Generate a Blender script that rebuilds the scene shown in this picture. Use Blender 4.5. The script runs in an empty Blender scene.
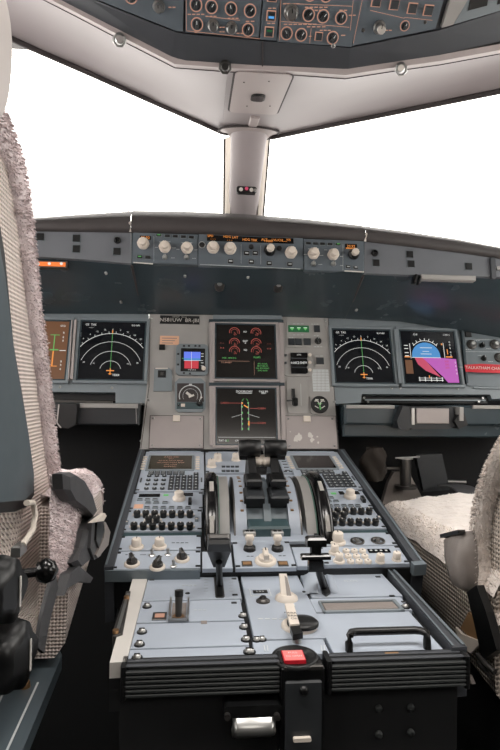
import bpy, math, random
from mathutils import Vector, Matrix, noise
R = random.Random(7)
C = bpy.context.scene.collection
sc = bpy.context.scene

# ------------------------------------------------------------------ camera
CX, CY, CZ = -0.12, 0.0, 1.05
YAW, PIT, ROL, FPX = 0.0912, -0.0277, 0.0114, 560.0
fw = Vector((math.sin(YAW)*math.cos(PIT), math.cos(YAW)*math.cos(PIT), -math.sin(PIT)))
rt = fw.cross(Vector((0, 0, 1))).normalized(); up = rt.cross(fw)
r2 = rt*math.cos(ROL) + up*math.sin(ROL); u2 = -rt*math.sin(ROL) + up*math.cos(ROL)
CAM = Vector((CX, CY, CZ))
cd = bpy.data.cameras.new('camera'); cd.sensor_fit = 'VERTICAL'; cd.sensor_height = 24; cd.lens = FPX/750*24
cd.clip_start = .02
cam = bpy.data.objects.new('camera', cd); C.objects.link(cam); sc.camera = cam
cm = Matrix((r2, u2, -fw)).transposed().to_4x4(); cm.translation = CAM; cam.matrix_world = cm

# ------------------------------------------------------------------ world: bright overcast haze, blown out in the windows
w = bpy.data.worlds.new('world'); sc.world = w; w.use_nodes = True
bg = w.node_tree.nodes['Background']; bg.inputs[0].default_value = (1.0, .955, .915, 1); bg.inputs[1].default_value = 4.8
sc.view_settings.view_transform = 'Standard'; sc.view_settings.look = 'None'
sc.view_settings.exposure = 0.0; sc.view_settings.gamma = 1; sc.view_settings.use_curve_mapping = False
# fill lamps added out of view, one behind the camera, two brightening the deck
def fill_lamp(name, loc, rot, sx, sy, e, col=(1, .93, .86)):
    l = bpy.data.lights.new(name, 'AREA'); l.shape = 'RECTANGLE'; l.size = sx; l.size_y = sy; l.energy = e; l.color = col
    o = bpy.data.objects.new(name, l); C.objects.link(o); o.location = loc; o.rotation_euler = rot
    return o
fill_lamp('fill_light', (0, -.55, 1.98), (math.radians(20), 0, 0), .9, .35, 6)
for sx_ in (-.42, .42):
    l_ = fill_lamp('fill_light', (sx_, .42, 1.975), (math.radians(4), 0, 0), .5, .22, 3.4, (1, .95, .90)); l_.data.spread = math.radians(96)

# ------------------------------------------------------------------ materials
def lin(c):
    return tuple(((x/255)/12.92 if x/255 <= .04045 else ((x/255+.055)/1.055)**2.4) for x in c)
MATS = {}
def mat(n, rgb=None, rough=.5, metal=0, var=.0, scale=30, bump=0, bscale=200, emit=None, es=1, spec=.5, sheen=0):
    if n in MATS: return MATS[n]
    m = bpy.data.materials.new(n); m.use_nodes = True; MATS[n] = m
    nt = m.node_tree; b = nt.nodes['Principled BSDF']
    c = lin(rgb)
    b.inputs['Base Color'].default_value = (*c, 1); b.inputs['Roughness'].default_value = rough
    b.inputs['Metallic'].default_value = metal; b.inputs['Specular IOR Level'].default_value = spec
    if sheen: b.inputs['Sheen Weight'].default_value = sheen
    if emit:
        b.inputs['Emission Color'].default_value = (*lin(emit), 1); b.inputs['Emission Strength'].default_value = es
    tc = nt.nodes.new('ShaderNodeTexCoord')
    if var:
        nz = nt.nodes.new('ShaderNodeTexNoise'); nz.inputs['Scale'].default_value = scale; nz.inputs['Detail'].default_value = 6
        nt.links.new(tc.outputs['Object'], nz.inputs['Vector'])
        mx = nt.nodes.new('ShaderNodeMix'); mx.data_type = 'RGBA'
        mx.inputs[6].default_value = (*[v*(1-var) for v in c], 1); mx.inputs[7].default_value = (*[min(1, v*(1+var)) for v in c], 1)
        nt.links.new(nz.outputs[0], mx.inputs[0]); nt.links.new(mx.outputs[2], b.inputs['Base Color'])
        mr = nt.nodes.new('ShaderNodeMapRange'); mr.inputs[3].default_value = rough*.8; mr.inputs[4].default_value = min(1, rough*1.2)
        nt.links.new(nz.outputs[0], mr.inputs[0]); nt.links.new(mr.outputs[0], b.inputs['Roughness'])
    if bump:
        n2 = nt.nodes.new('ShaderNodeTexNoise'); n2.inputs['Scale'].default_value = bscale; n2.inputs['Detail'].default_value = 4
        nt.links.new(tc.outputs['Object'], n2.inputs['Vector'])
        bp = nt.nodes.new('ShaderNodeBump'); bp.inputs['Strength'].default_value = bump; bp.inputs['Distance'].default_value = .002
        nt.links.new(n2.outputs[0], bp.inputs['Height']); nt.links.new(bp.outputs[0], b.inputs['Normal'])
    return m
mat('panel_grey', (160, 158, 155), .55, var=.10, scale=25)
mat('panel_warm', (168, 160, 158), .55, var=.08, scale=18)
mat('panel_blue', (172, 181, 193), .42, var=.10, scale=14, bump=.05)
mat('panel_blue_dark', (106, 116, 122), .45, var=.08)
mat('bezel_blue', (126, 135, 140), .4, var=.06)
mat('fcu_grey', (92, 102, 110), .5, var=.10, scale=40)
mat('wing_grey', (106, 110, 116), .5, var=.08, scale=20)
mat('lip_leather', (66, 62, 62), .5, var=.12, scale=50, bump=.25, bscale=500)
mat('under_dark', (58, 70, 76), .26, var=.15, scale=12)
mat('frame_dark', (66, 69, 74), .5, var=.10, scale=20)
mat('beam_grey', (160, 152, 153), .5, var=.05, scale=5)
mat('beam_trim', (176, 166, 164), .5, var=.06, scale=8)
mat('rubber', (62, 56, 56), .7)
mat('black', (14, 15, 16), .38, var=.2, scale=60)
mat('black_gloss', (10, 10, 11), .18)
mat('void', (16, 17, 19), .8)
mat('dark_grey', (44, 47, 50), .5, var=.1)
mat('rib_grey', (48, 51, 51), .55, var=.12)
mat('rib_black', (24, 25, 26), .5)
mat('white', (214, 210, 204), .45, var=.05)
mat('cream', (222, 212, 200), .5, var=.06, scale=60)
mat('legend', (200, 205, 206), .6)
mat('key_dark', (50, 54, 58), .45)
mat('glass_dark', (12, 12, 14), .12)
mat('metal', (178, 178, 176), .3, metal=.9, var=.1)
mat('metal_dark', (90, 88, 86), .35, metal=.8, var=.1)
mat('brass', (190, 150, 110), .3, metal=.9)
mat('screen_black', (9, 10, 13), .14, emit=(16, 18, 22), es=.5)
mat('screen_ew', (12, 11, 10), .14, emit=(30, 27, 25), es=.6)
mat('screen_mcdu', (22, 20, 12), .12, emit=(44, 40, 24), es=.5)
mat('teal', (60, 80, 84), .4, var=.1)
mat('green_side', (92, 124, 112), .25, var=.2)
mat('strap', (66, 66, 68), .55, var=.1, bump=.2, bscale=800)
mat('leather', (140, 132, 127), .45, var=.1, bump=.3, bscale=200)
mat('tan', (140, 108, 74), .55, var=.1)
mat('bag_brown', (46, 40, 35), .9)
mat('red_tag', (200, 24, 44), .5, emit=(190, 16, 40), es=.0)
mat('seat_shell', (80, 91, 97), .45, var=.06)
mat('headrest', (196, 188, 184), .7, var=.04, bump=.1)
mat('floor_carpet', (26, 27, 29), .95, var=.2, bump=.3)
mat('wall', (120, 118, 116), .8)
mat('orange_label', (226, 178, 148), .6, var=.05)
mat('sky_gap_white', (235, 225, 218), .5)
for n, c, s in (('e_white', (236, 236, 232), .95), ('e_green', (112, 206, 112), .75), ('e_amber', (240, 150, 70), 1.0), ('e_red', (204, 100, 88), .7),
                ('e_blue', (88, 168, 236), .95), ('e_sky', (76, 150, 214), .85), ('e_magenta', (196, 92, 190), .85), ('e_pink', (214, 78, 110), .8),
                ('e_brown', (118, 78, 50), .8), ('e_orange', (240, 120, 50), 1.2), ('e_redlabel', (255, 138, 132), 1.0), ('e_isisblue', (104, 128, 240), .95),
                ('e_isisred', (200, 60, 72), .95), ('e_greendim', (40, 110, 66), .6), ('e_legend', (214, 160, 136), .75), ('e_tealdim', (80, 170, 190), .7)):
    mat(n, (8, 8, 8), .5, emit=c, es=s)

def tex_mat(n, build):
    m = bpy.data.materials.new(n); m.use_nodes = True; MATS[n] = m; build(m.node_tree, m.node_tree.nodes['Principled BSDF']); return m
def knit(colA, colB, sc_, rough=.9):
    def f(nt, b):
        N = nt.nodes.new; L = nt.links.new
        tc = N('ShaderNodeTexCoord'); sp = N('ShaderNodeSeparateXYZ'); L(tc.outputs['Object'], sp.inputs[0])
        def ml(op, a, b_=None):
            m = N('ShaderNodeMath'); m.operation = op
            for i, v in enumerate((a, b_)):
                if v is None: continue
                if isinstance(v, (int, float)): m.inputs[i].default_value = v
                else: L(v, m.inputs[i])
            return m.outputs[0]
        a = ml('ADD', sp.outputs[1], sp.outputs[0]); k = sc_
        s1 = ml('SINE', ml('MULTIPLY', ml('ADD', a, sp.outputs[2]), k))
        s2 = ml('SINE', ml('MULTIPLY', ml('SUBTRACT', a, sp.outputs[2]), k))
        p = ml('MULTIPLY', s1, s2)
        rp = N('ShaderNodeMapRange'); rp.inputs[1].default_value = .25; rp.inputs[2].default_value = .85; L(p, rp.inputs[0])
        mx = N('ShaderNodeMix'); mx.data_type = 'RGBA'; mx.inputs[6].default_value = (*lin(colA), 1); mx.inputs[7].default_value = (*lin(colB), 1)
        L(rp.outputs[0], mx.inputs[0]); L(mx.outputs[2], b.inputs['Base Color'])
        bp = N('ShaderNodeBump'); bp.inputs['Strength'].default_value = .8; bp.inputs['Distance'].default_value = .002; bp.invert = True
        L(p, bp.inputs['Height']); L(bp.outputs[0], b.inputs['Normal']); b.inputs['Roughness'].default_value = rough
    return f
tex_mat('knit', knit((236, 222, 214), (158, 143, 136), 640))
tex_mat('knit_coarse', knit((196, 184, 172), (92, 84, 78), 460))
def fleece(col):
    def f(nt, b):
        N = nt.nodes.new; L = nt.links.new
        tc = N('ShaderNodeTexCoord'); nz = N('ShaderNodeTexNoise'); nz.inputs['Scale'].default_value = 70; nz.inputs['Detail'].default_value = 8
        L(tc.outputs['Object'], nz.inputs['Vector'])
        c = lin(col); mx = N('ShaderNodeMix'); mx.data_type = 'RGBA'; mx.inputs[6].default_value = (*[v*.86 for v in c], 1); mx.inputs[7].default_value = (*[min(1, v*1.08) for v in c], 1)
        L(nz.outputs[0], mx.inputs[0]); L(mx.outputs[2], b.inputs['Base Color']); b.inputs['Roughness'].default_value = 1
        b.inputs['Sheen Weight'].default_value = .4
        bp = N('ShaderNodeBump'); bp.inputs['Strength'].default_value = .9; bp.inputs['Distance'].default_value = .006
        L(nz.outputs[0], bp.inputs['Height']); L(bp.outputs[0], b.inputs['Normal'])
    return f
tex_mat('fleece', fleece((238, 224, 224)))
tex_mat('fleece_right', fleece((240, 230, 222)))
gm = bpy.data.materials.new('window_glass'); gm.use_nodes = True; MATS['window_glass'] = gm
nt = gm.node_tree; nt.nodes.clear()
o_ = nt.nodes.new('ShaderNodeOutputMaterial'); t_ = nt.nodes.new('ShaderNodeBsdfTransparent'); g_ = nt.nodes.new('ShaderNodeBsdfGlossy'); f_ = nt.nodes.new('ShaderNodeMixShader')
t_.inputs[0].default_value = (.97, .975, .97, 1); g_.inputs['Roughness'].default_value = .02; f_.inputs[0].default_value = .04
nt.links.new(t_.outputs[0], f_.inputs[1]); nt.links.new(g_.outputs[0], f_.inputs[2]); nt.links.new(f_.outputs[0], o_.inputs[0])

# ------------------------------------------------------------------ mesh builder
class MB:
    def __init__(s, m='panel_grey'):
        s.v = []; s.f = []; s.fm = []; s.sm = []; s.mats = []; s.T = Matrix.Identity(4); s.use(m)
    def use(s, m):
        if m not in s.mats: s.mats.append(m)
        s.cur = s.mats.index(m); return s
    def add(s, vs, fs, smooth=False):
        n = len(s.v); s.v += [tuple(s.T @ Vector(p)) for p in vs]
        for f in fs: s.f.append([i+n for i in f]); s.fm.append(s.cur); s.sm.append(smooth)
        return s
    def box(s, x0, x1, y0, y1, z0, z1, b=0):
        if x1 < x0: x0, x1 = x1, x0
        if y1 < y0: y0, y1 = y1, y0
        b = min(b, (x1-x0)*.45, (y1-y0)*.45, (z1-z0)*.9)
        vs = [(x0, y0, z0), (x1, y0, z0), (x1, y1, z0), (x0, y1, z0)]
        fs = [(3, 2, 1, 0)]
        if b > 0:
            vs += [(x0, y0, z1-b), (x1, y0, z1-b), (x1, y1, z1-b), (x0, y1, z1-b), (x0+b, y0+b, z1), (x1-b, y0+b, z1), (x1-b, y1-b, z1), (x0+b, y1-b, z1)]
            k = 8
            for i in range(4): j = (i+1) % 4; fs += [(i, j, 4+j, 4+i), (4+i, 4+j, 8+j, 8+i)]
        else:
            vs += [(x0, y0, z1), (x1, y0, z1), (x1, y1, z1), (x0, y1, z1)]; k = 4
            for i in range(4): j = (i+1) % 4; fs += [(i, j, 4+j, 4+i)]
        fs.append((k, k+1, k+2, k+3)); return s.add(vs, fs)
    def poly(s, pts, z0, z1, b=0):
        n = len(pts); a = sum(pts[i][0]*pts[(i+1) % n][1]-pts[(i+1) % n][0]*pts[i][1] for i in range(n))
        if a < 0: pts = pts[::-1]
        vs = [(x, y, z0) for x, y in pts] + [(x, y, z1) for x, y in pts]
        fs = [tuple(range(n))[::-1], tuple(range(n, 2*n))] + [(i, (i+1) % n, n+(i+1) % n, n+i) for i in range(n)]
        return s.add(vs, fs)
    def rbox(s, x0, x1, y0, y1, z0, z1, r, k=4):
        if x1 < x0: x0, x1 = x1, x0
        if y1 < y0: y0, y1 = y1, y0
        r = min(r, (x1-x0)*.49, (y1-y0)*.49); p = []
        for cx, cy, a0 in ((x1-r, y1-r, 0), (x0+r, y1-r, 90), (x0+r, y0+r, 180), (x1-r, y0+r, 270)):
            for i in range(k+1): a = math.radians(a0+90*i/k); p.append((cx+r*math.cos(a), cy+r*math.sin(a)))
        return s.poly(p, z0, z1)
    def lathe(s, prof, seg=20, c=(0, 0, 0), axis='z', flute=0, nf=8, smooth=True, a0=0):
        vs = []; fs = []
        for r, z in prof:
            for i in range(seg):
                a = a0+2*math.pi*i/seg; q = r*(1+flute*math.cos(nf*a)); p = (q*math.cos(a), q*math.sin(a), z)
                if axis == 'x': p = (p[2], p[0], p[1])
                elif axis == 'y': p = (p[1], p[2], p[0])
                vs.append((p[0]+c[0], p[1]+c[1], p[2]+c[2]))
        for k in range(len(prof)-1):
            for i in range(seg): j = (i+1) % seg; fs.append((k*seg+i, k*seg+j, (k+1)*seg+j, (k+1)*seg+i))
        s.add(vs, fs, smooth)
        n = len(prof)-1
        s.add(vs, [tuple(range(seg))[::-1], tuple(range(n*seg, n*seg+seg))], False); return s
    def cyl(s, x, y, r, z0, z1, seg=18, r1=None): return s.lathe([(r, z0), (r if r1 is None else r1, z1)], seg, (x, y, 0))
    def tube(s, pts, r, seg=8):
        pts = [Vector(p) for p in pts]; vs = []; fs = []; ref = Vector((0, 0, 1))
        for i, p in enumerate(pts):
            d = (pts[min(i+1, len(pts)-1)]-pts[max(i-1, 0)]).normalized()
            a = d.cross(ref) if abs(d.dot(ref)) < .95 else d.cross(Vector((1, 0, 0))); a.normalize(); b = d.cross(a)
            rr = r[i] if isinstance(r, (list, tuple)) else r
            for k in range(seg): t = 2*math.pi*k/seg; vs.append(tuple(p+a*rr*math.cos(t)+b*rr*math.sin(t)))
        for i in range(len(pts)-1):
            for k in range(seg): j = (k+1) % seg; fs.append((i*seg+k, i*seg+j, (i+1)*seg+j, (i+1)*seg+k))
        s.add(vs, fs, True); s.add(vs, [tuple(range(seg)), tuple(range((len(pts)-1)*seg, len(pts)*seg))[::-1]]); return s
    def line(s, pts, wd, z=.0006, t=.0004):
        for (ax, ay), (bx, by) in zip(pts, pts[1:]):
            d = Vector((bx-ax, by-ay)); l = d.length
            if l < 1e-6: continue
            d /= l; n = Vector((-d.y, d.x))*wd/2
            s.poly([(ax-n.x, ay-n.y), (bx-n.x, by-n.y), (bx+n.x, by+n.y), (ax+n.x, ay+n.y)], z-t, z)
        return s
    def arc(s, cx, cy, r, a0, a1, wd, z=.0006, n=20):
        return s.line([(cx+r*math.cos(math.radians(a0+(a1-a0)*i/n)), cy+r*math.sin(math.radians(a0+(a1-a0)*i/n))) for i in range(n+1)], wd, z)
    def surf(s, g, smooth=True, close=False):
        n = len(g[0]); vs = [tuple(p) for row in g for p in row]; fs = []
        for i in range(len(g)-1):
            for j in range(n-(0 if close else 1)): k = (j+1) % n; fs.append((i*n+j, i*n+k, (i+1)*n+k, (i+1)*n+j))
        return s.add(vs, fs, smooth)
    def text(s, txt, x, y, size, z=.0004, t=.0003, ax='CENTER'):
        key = (txt, ax)
        if key not in TXT:
            cu = bpy.data.curves.new('t', 'FONT'); cu.body = txt; cu.align_x = ax; cu.align_y = 'CENTER'; cu.size = 1; cu.resolution_u = 2
            ob = bpy.data.objects.new('t', cu); C.objects.link(ob); dg = bpy.context.evaluated_depsgraph_get(); dg.update()
            me = ob.evaluated_get(dg).to_mesh(); TXT[key] = ([tuple(q.co) for q in me.vertices], [tuple(p.vertices) for p in me.polygons])
            ob.evaluated_get(dg).to_mesh_clear(); bpy.data.objects.remove(ob); bpy.data.curves.remove(cu)
        vs, fs = TXT[key]; return s.add([(x+a*size, y+b*size, z) for a, b, _ in vs], fs)
    def mesh(s, name):
        me = bpy.data.meshes.new(name); me.from_pydata(s.v, [], s.f)
        for m in s.mats: me.materials.append(MATS[m])
        me.polygons.foreach_set('material_index', s.fm); me.polygons.foreach_set('use_smooth', s.sm); me.update(); return me
TXT = {}

# ------------------------------------------------------------------ planes of the cockpit
def ray(px, py): return (fw + r2*((px-250)/FPX) + u2*((375-py)/FPX))
class Frame:
    def __init__(s, o, ex, ey):
        s.o = Vector(o); s.ex = Vector(ex).normalized(); s.ey = Vector(ey).normalized(); s.ez = s.ex.cross(s.ey).normalized(); s.ey = s.ez.cross(s.ex)
    def P(s, px, py, h=0):
        d = ray(px, py); o = s.o+s.ez*h; t = (o-CAM).dot(s.ez)/d.dot(s.ez); q = CAM+d*t-o
        return q.dot(s.ex), q.dot(s.ey)
    def W(s, u, v, h=0): return s.o+s.ex*u+s.ey*v+s.ez*h
    def PW(s, px, py, h=0): u, v = s.P(px, py, h); return s.W(u, v, h)
    def M(s, u=0, v=0, h=0):
        m = Matrix((s.ex, s.ey, s.ez)).transposed().to_4x4(); m.translation = s.W(u, v, h); return m
def tilt(a): return (0, math.sin(a), math.cos(a))
FM = Frame((0, 1.49, CZ-.1505), (1, 0, 0), tilt(.2935))                       # main instrument panel
FF = Frame((0, 1.4914, CZ-.1651), (1, 0, 0), (0, math.cos(.2319), math.sin(.2319)))   # front pedestal deck
FR = Frame((0, .662, CZ-.3191), (1, 0, 0), (0, math.cos(.0176), math.sin(.0176)))     # rear pedestal deck
FG = Frame((0, 1.36, CZ+.30), (1, 0, 0), tilt(.10))                           # glareshield face
FO = Frame((0, .98, CZ+.606), (1, 0, 0), (0, -math.cos(.785), math.sin(.785)))  # overhead panel
FSL = Frame((-.33, 0, CZ), (0, 1, 0), (0, 0, 1))                              # inner side of left seat, x axis = forward
FSR = Frame((.33, 0, CZ), (0, -1, 0), (0, 0, 1))                              # inner side of right seat
FX = Frame((0, 0, CZ), (1, 0, 0), (0, 0, 1))
def FY(y): return Frame((0, y, CZ), (1, 0, 0), (0, 0, 1))
ID = Frame((0, 0, 0), (1, 0, 0), (0, 1, 0))

def tag(o, label=None, cat=None, group=None, kind=None):
    if label: o['label'] = label
    if cat: o['category'] = cat
    if group: o['group'] = group
    if kind: o['kind'] = kind
    return o
def link(name, me, parent=None, loc=None, rz=None):
    o = bpy.data.objects.new(name, me); C.objects.link(o)
    if parent is not None: o.parent = parent
    if loc is not None: o.location = loc
    if rz is not None: o.rotation_euler = (0, 0, rz)
    return o
class Th:
    """a thing standing on a plane of the cockpit; parts are built in its own metres"""
    def __init__(s, name, label, cat, frame=ID, u=0, v=0, h=0, group=None, px=None):
        if px: u, v = frame.P(px[0], px[1], h)
        s.fr, s.u, s.v, s.h = frame, u, v, h
        s.root = bpy.data.objects.new(name, None); C.objects.link(s.root); s.root.empty_display_size = .02
        s.root.matrix_world = frame.M(u, v, h); tag(s.root, label, cat, group)
    def L(s, px, py, h=0):
        u, v = s.fr.P(px, py, h+s.h); return u-s.u, v-s.v
    def rect(s, tl, tr, bl, br, h=0):
        a, b, c, d = (s.L(*q, h) for q in (tl, tr, bl, br))
        return ((a[0]+c[0])/2, (b[0]+d[0])/2, (c[1]+d[1])/2, (a[1]+b[1])/2)
    def span(s, x0, y0, x1, y1, h=0):
        cx, cy = (x0+x1)/2, (y0+y1)/2
        return (s.L(x0, cy, h)[0], s.L(x1, cy, h)[0], s.L(cx, y1, h)[1], s.L(cx, y0, h)[1])
    def part(s, name, mb, loc=None, label=None, parent=None, rz=None):
        me = mb if isinstance(mb, bpy.types.Mesh) else mb.mesh(name)
        o = link(name, me, parent or s.root, loc, rz)
        if label: o['label'] = label
        return o
def solo(name, mb, label, cat, frame=ID, u=0, v=0, h=0, group=None, kind=None):
    o = link(name, mb if isinstance(mb, bpy.types.Mesh) else mb.mesh(name)); o.matrix_world = frame.M(u, v, h); return tag(o, label, cat, group, kind)
def struct(name, mb): o = link(name, mb.mesh(name)); o['kind'] = 'structure'; return o

# shared small meshes
_c = {}
def shared(key, f):
    if key not in _c: _c[key] = f().mesh(str(key[0]))
    return _c[key]
def screw_mesh(r=.004, m='metal_dark'):
    def f():
        b = MB(m); b.lathe([(r, 0), (r, r*.3), (r*.8, r*.6), (r*.1, r*.7)], 14); b.use('black'); b.box(-r*.7, r*.7, -r*.12, r*.12, r*.6, r*.78); return b
    return shared(('screw', round(r, 4), m), f)
def fastener_mesh(r=.006):
    def f():
        b = MB('black'); b.lathe([(r, 0), (r*.95, r*.25)], 16); b.use('metal'); b.lathe([(r*.72, r*.25), (r*.6, r*.7), (r*.1, r*.85)], 16)
        b.use('black'); b.box(-r*.5, r*.5, -r*.1, r*.1, r*.7, r*.9); return b
    return shared(('fastener', round(r, 4)), f)
def knob_mesh(r, h, m='cream', skirt=1.5, mark='black', style=0, ms=None):
    def f():
        b = MB(ms or m)
        if skirt: b.lathe([(r*skirt, 0), (r*skirt, h*.12), (r*skirt*.85, h*.22)], 22)
        b.use(m)
        if style == 0: b.lathe([(r*.95, 0), (r, h*.3), (r*.94, h*.93), (r*.8, h)], 24, flute=.05, nf=12)
        elif style == 1:     # skirted bar knob with a pointer
            b.lathe([(r, 0), (r, h*.45), (r*.9, h*.5)], 22); b.box(-r*.35, r*.35, -r*.95, r*.95, h*.4, h, r*.15)
        elif style == 2: b.lathe([(r*.7, 0), (r*.7, h*.5), (r, h*.55), (r, h*.92), (r*.85, h)], 22)
        b.use(mark); b.box(-r*.08, r*.08, r*.15, r*.85, h*.99, h*1.03); return b
    return shared(('knob', round(r, 4), round(h, 4), m, skirt, mark, style, ms), f)
def button_mesh(w_, h_, t, m='key_dark', leg=None):
    def f():
        b = MB(m); b.box(-w_/2, w_/2, -h_/2, h_/2, 0, t, min(w_, h_)*.15)
        if leg:
            b.use(leg); b.box(-w_*.3, w_*.3, -h_*.12, h_*.12, t, t+.0003)
        return b
    return shared(('button', round(w_, 5), round(h_, 5), m, leg), f)
def toggle_mesh(r, h):
    def f():
        b = MB('metal'); b.lathe([(r*2, 0), (r*2, h*.12), (r*1.4, h*.22)], 6, smooth=False); b.lathe([(r*.6, h*.1), (r, h*.9), (r*.7, h)], 12); return b
    return shared(('toggle', round(r, 4), round(h, 4)), f)
# ------------------------------------------------------------------ the shell
HZ = CZ+.95
b = MB('floor_carpet'); b.box(-1.25, 1.25, -1.3, 2.3, -.05, 0); struct('floor', b)
b = MB('wall'); b.box(-1.25, 1.25, -1.3, 1.6, HZ, HZ+.04); struct('ceiling', b)
b = MB('wall'); b.box(-1.25, 1.25, -1.34, -1.3, 0, HZ); struct('wall_back', b)
for sgn, nm in ((-1, 'left'), (1, 'right')):
    b = MB('wall'); x0, x1 = (1.2*sgn, 1.24*sgn)
    b.box(x0, x1, -1.3, 2.3, 0, CZ+.0); b.box(x0, x1, -1.3, 1.2, CZ+.62, HZ); b.box(x0, x1, -1.3, -.35, CZ, CZ+.62)
    struct('wall_'+nm, b)
b = MB('void'); b.box(-1.25, 1.25, 2.26, 2.3, 0, CZ+.10); struct('wall_front', b)
# windscreen header planes
WL = Frame((-.05, 1.47, CZ), (.82, .57, 0), (0, 0, 1)); WR = Frame((.05, 1.47, CZ), (.82, -.57, 0), (0, 0, 1))
loL = [(-120, -20), (-60, 6), (28, 46), (90, 73), (150, 100), (200, 122), (222, 132)]
loR = [(272, 137), (320, 127), (380, 115), (440, 103), (500, 91), (560, 79), (640, 63)]
upL = [(-120, -85), (-60, -50), (20, -14), (75, 14), (130, 43), (175, 66), (228, 70)]
upR = [(290, 73), (345, 77), (390, 70), (440, 63), (500, 52), (560, 40), (640, 25)]
def header(lo, up_, WF, nm):
    b = MB('beam_grey'); A = [WF.PW(*p) for p in lo]; B = [FO.PW(*p, -.045) for p in up_]
    g = []
    for k in range(5):
        t = k/4; g.append([a.lerp(c, t)+Vector((0, 0, (.003+.015*min(1, abs(a.x)*4))*math.sin(math.pi*t))) for a, c in zip(A, B)])
    b.surf(g); g2 = [[a+Vector((0, .012, .03)) for a in A], A]; b.surf(g2)
    # upper wall that closes the header against the roof
    b.use('wall'); b.surf([[a+Vector((0, .012, .03)) for a in A], [Vector((a.x*1.05, a.y+.05, HZ+.02)) for a in A]])
    o = struct(nm, b)
    r = MB('rubber')
    for q0, q1 in zip(A, A[1:]):
        r.tube([q0+Vector((0, -.004, -.002)), q1+Vector((0, -.004, -.002))], .0065, 6)
    e = A[-1] if WF is WL else A[0]; r.tube([e+Vector((0, -.004, -.002)), Vector((e.x*.35, e.y-.002, e.z-.006))], .0065, 6)
    return A, B, r
AL, BL, rl = header(loL, upL, WL, 'ceiling_header_left'); AR, BR, rr_ = header(loR, upR, WR, 'ceiling_header_right')
struct('trim_1', rl); struct('trim_2', rr_)
# centre filler between the two headers
b = MB('beam_grey')
g = []
for k in range(5):
    t = k/4; row = []
    for a, c in ((AL[-1], BL[-1]), (Vector((0, 1.47, (AL[-1].z+AR[0].z)/2)), (BL[-1]+BR[0])/2), (AR[0], BR[0])):
        row.append(a.lerp(c, t)+Vector((0, 0, .003*math.sin(math.pi*t))))
    g.append(row)
b.surf(g); b.use('wall'); b.surf([g[0], [Vector((p.x, p.y+.05, HZ+.02)) for p in g[0]]]); struct('ceiling_header', b)
# pale strip between header and overhead frame
b = MB('beam_trim')
trL = [(-60, -50), (20, -14), (75, 14), (130, 43), (175, 66), (228, 70), (290, 73), (345, 77), (390, 70), (440, 63), (500, 52), (560, 40), (640, 25)]
g = [[FO.PW(x, y+1.5, -.045) for x, y in trL], [FO.PW(x, y-2, -.028) for x, y in trL], [FO.PW(x+(3 if x < 180 else -1), y-8, -.03) for x, y in trL]]
b.surf(g, smooth=False); struct('trim_3', b)
b = MB('rubber'); b.tube([FO.PW(x, y+1.5, -.046) for x, y in trL], .0016, 6); struct('trim_4', b)

# windscreen glass, cabin side windows
def glass(nm, pts):
    b = MB('window_glass'); n = (Vector(pts[1])-Vector(pts[0])).cross(Vector(pts[2])-Vector(pts[0])).normalized()*.012
    vs = pts+[tuple(Vector(p)+n) for p in pts]; b.add(vs, [(0, 1, 2, 3), (7, 6, 5, 4), (0, 4, 5, 1), (1, 5, 6, 2), (2, 6, 7, 3), (3, 7, 4, 0)]); struct(nm, b)
zg = CZ+.10
glass('window_1', [(-.02, 2.25, zg), (-1.2, 1.35, zg), tuple(AL[0]+Vector((0, .02, .03))), tuple(AL[-1]+Vector((0.03, .02, .03)))])
glass('window_2', [(.02, 2.25, zg), (1.2, 1.35, zg), tuple(AR[-1]+Vector((0, .02, .03))), tuple(AR[0]+Vector((-.03, .02, .03)))])
for sgn, nm in ((-1, 'window_3'), (1, 'window_4')):
    b = MB('window_glass'); b.box(1.215*sgn, 1.225*sgn, -.35, 1.2, CZ, CZ+.62); struct(nm, b)

# windscreen centre post
T = Th('windscreen_post', 'pale grey tapered post between the two windscreens with flared collar at its top', 'post', FY(1.49), px=(247, 178))
def PL(px, py): return T.L(px, py)
prof = [(244, 236, 15), (244.3, 215, 15.2), (245.2, 190, 15.8), (246.3, 165, 16.8), (247, 148, 17.6), (247.5, 138, 20)]
b = MB('beam_grey'); g = []
for cx, cy, hw in prof:
    x, y = PL(cx, cy); r = hw/FPX*1.49; z = (cy-178)*-.0016
    g.append([(x+r*math.cos(a)*1.0, y, r*.75*math.sin(a)+z) for a in [2*math.pi*i/28 for i in range(28)]])
b.surf(g, close=True); T.part('shaft', b)
FHC = Frame((BL[-1]+BR[0])/2, (1, 0, 0), (AL[-1]+AR[0])/2-(BL[-1]+BR[0])/2); FHC = Frame(FHC.o, (1, 0, 0), -FHC.ey)
inv = T.root.matrix_world.inverted(); cu, cv_ = FHC.P(248.8, 131.5, .002)
ringA = [inv @ FHC.W(cu+.076*math.cos(a), cv_+.045*math.sin(a), .002) for a in [2*math.pi*i/36 for i in range(36)]]
xs_, ys_ = PL(247.2, 146); rs_ = 17.4/FPX*1.49; ringB = [Vector((xs_+rs_*math.cos(a), ys_-.002, rs_*.75*math.sin(-a)+.05)) for a in [2*math.pi*i/36 for i in range(36)]]
b = MB('beam_trim'); b.surf([[a.lerp(c, t)+(Vector((0, 0, 0)) if t in (0, 1) else (a.lerp(c, t)-(a+c)/2)*0) for a, c in zip(ringA, ringB)] if False else [Vector((a.x+(c.x-a.x)*(t**.45), a.y+(c.y-a.y)*t, a.z+(c.z-a.z)*(t**.6))) for a, c in zip(ringA, ringB)] for t in (0, .1, .25, .45, .7, 1)], close=True)
T.part('collar', b)
b = MB('rubber'); b.tube([inv @ FHC.W(cu+.078*math.cos(a), cv_+.047*math.sin(a), .003) for a in [math.pi*(i-2)/20 for i in range(25)]], .0026, 6); T.part('collar_shadow', b)  # dark ring drawn for the shadow round the collar's top
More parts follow.
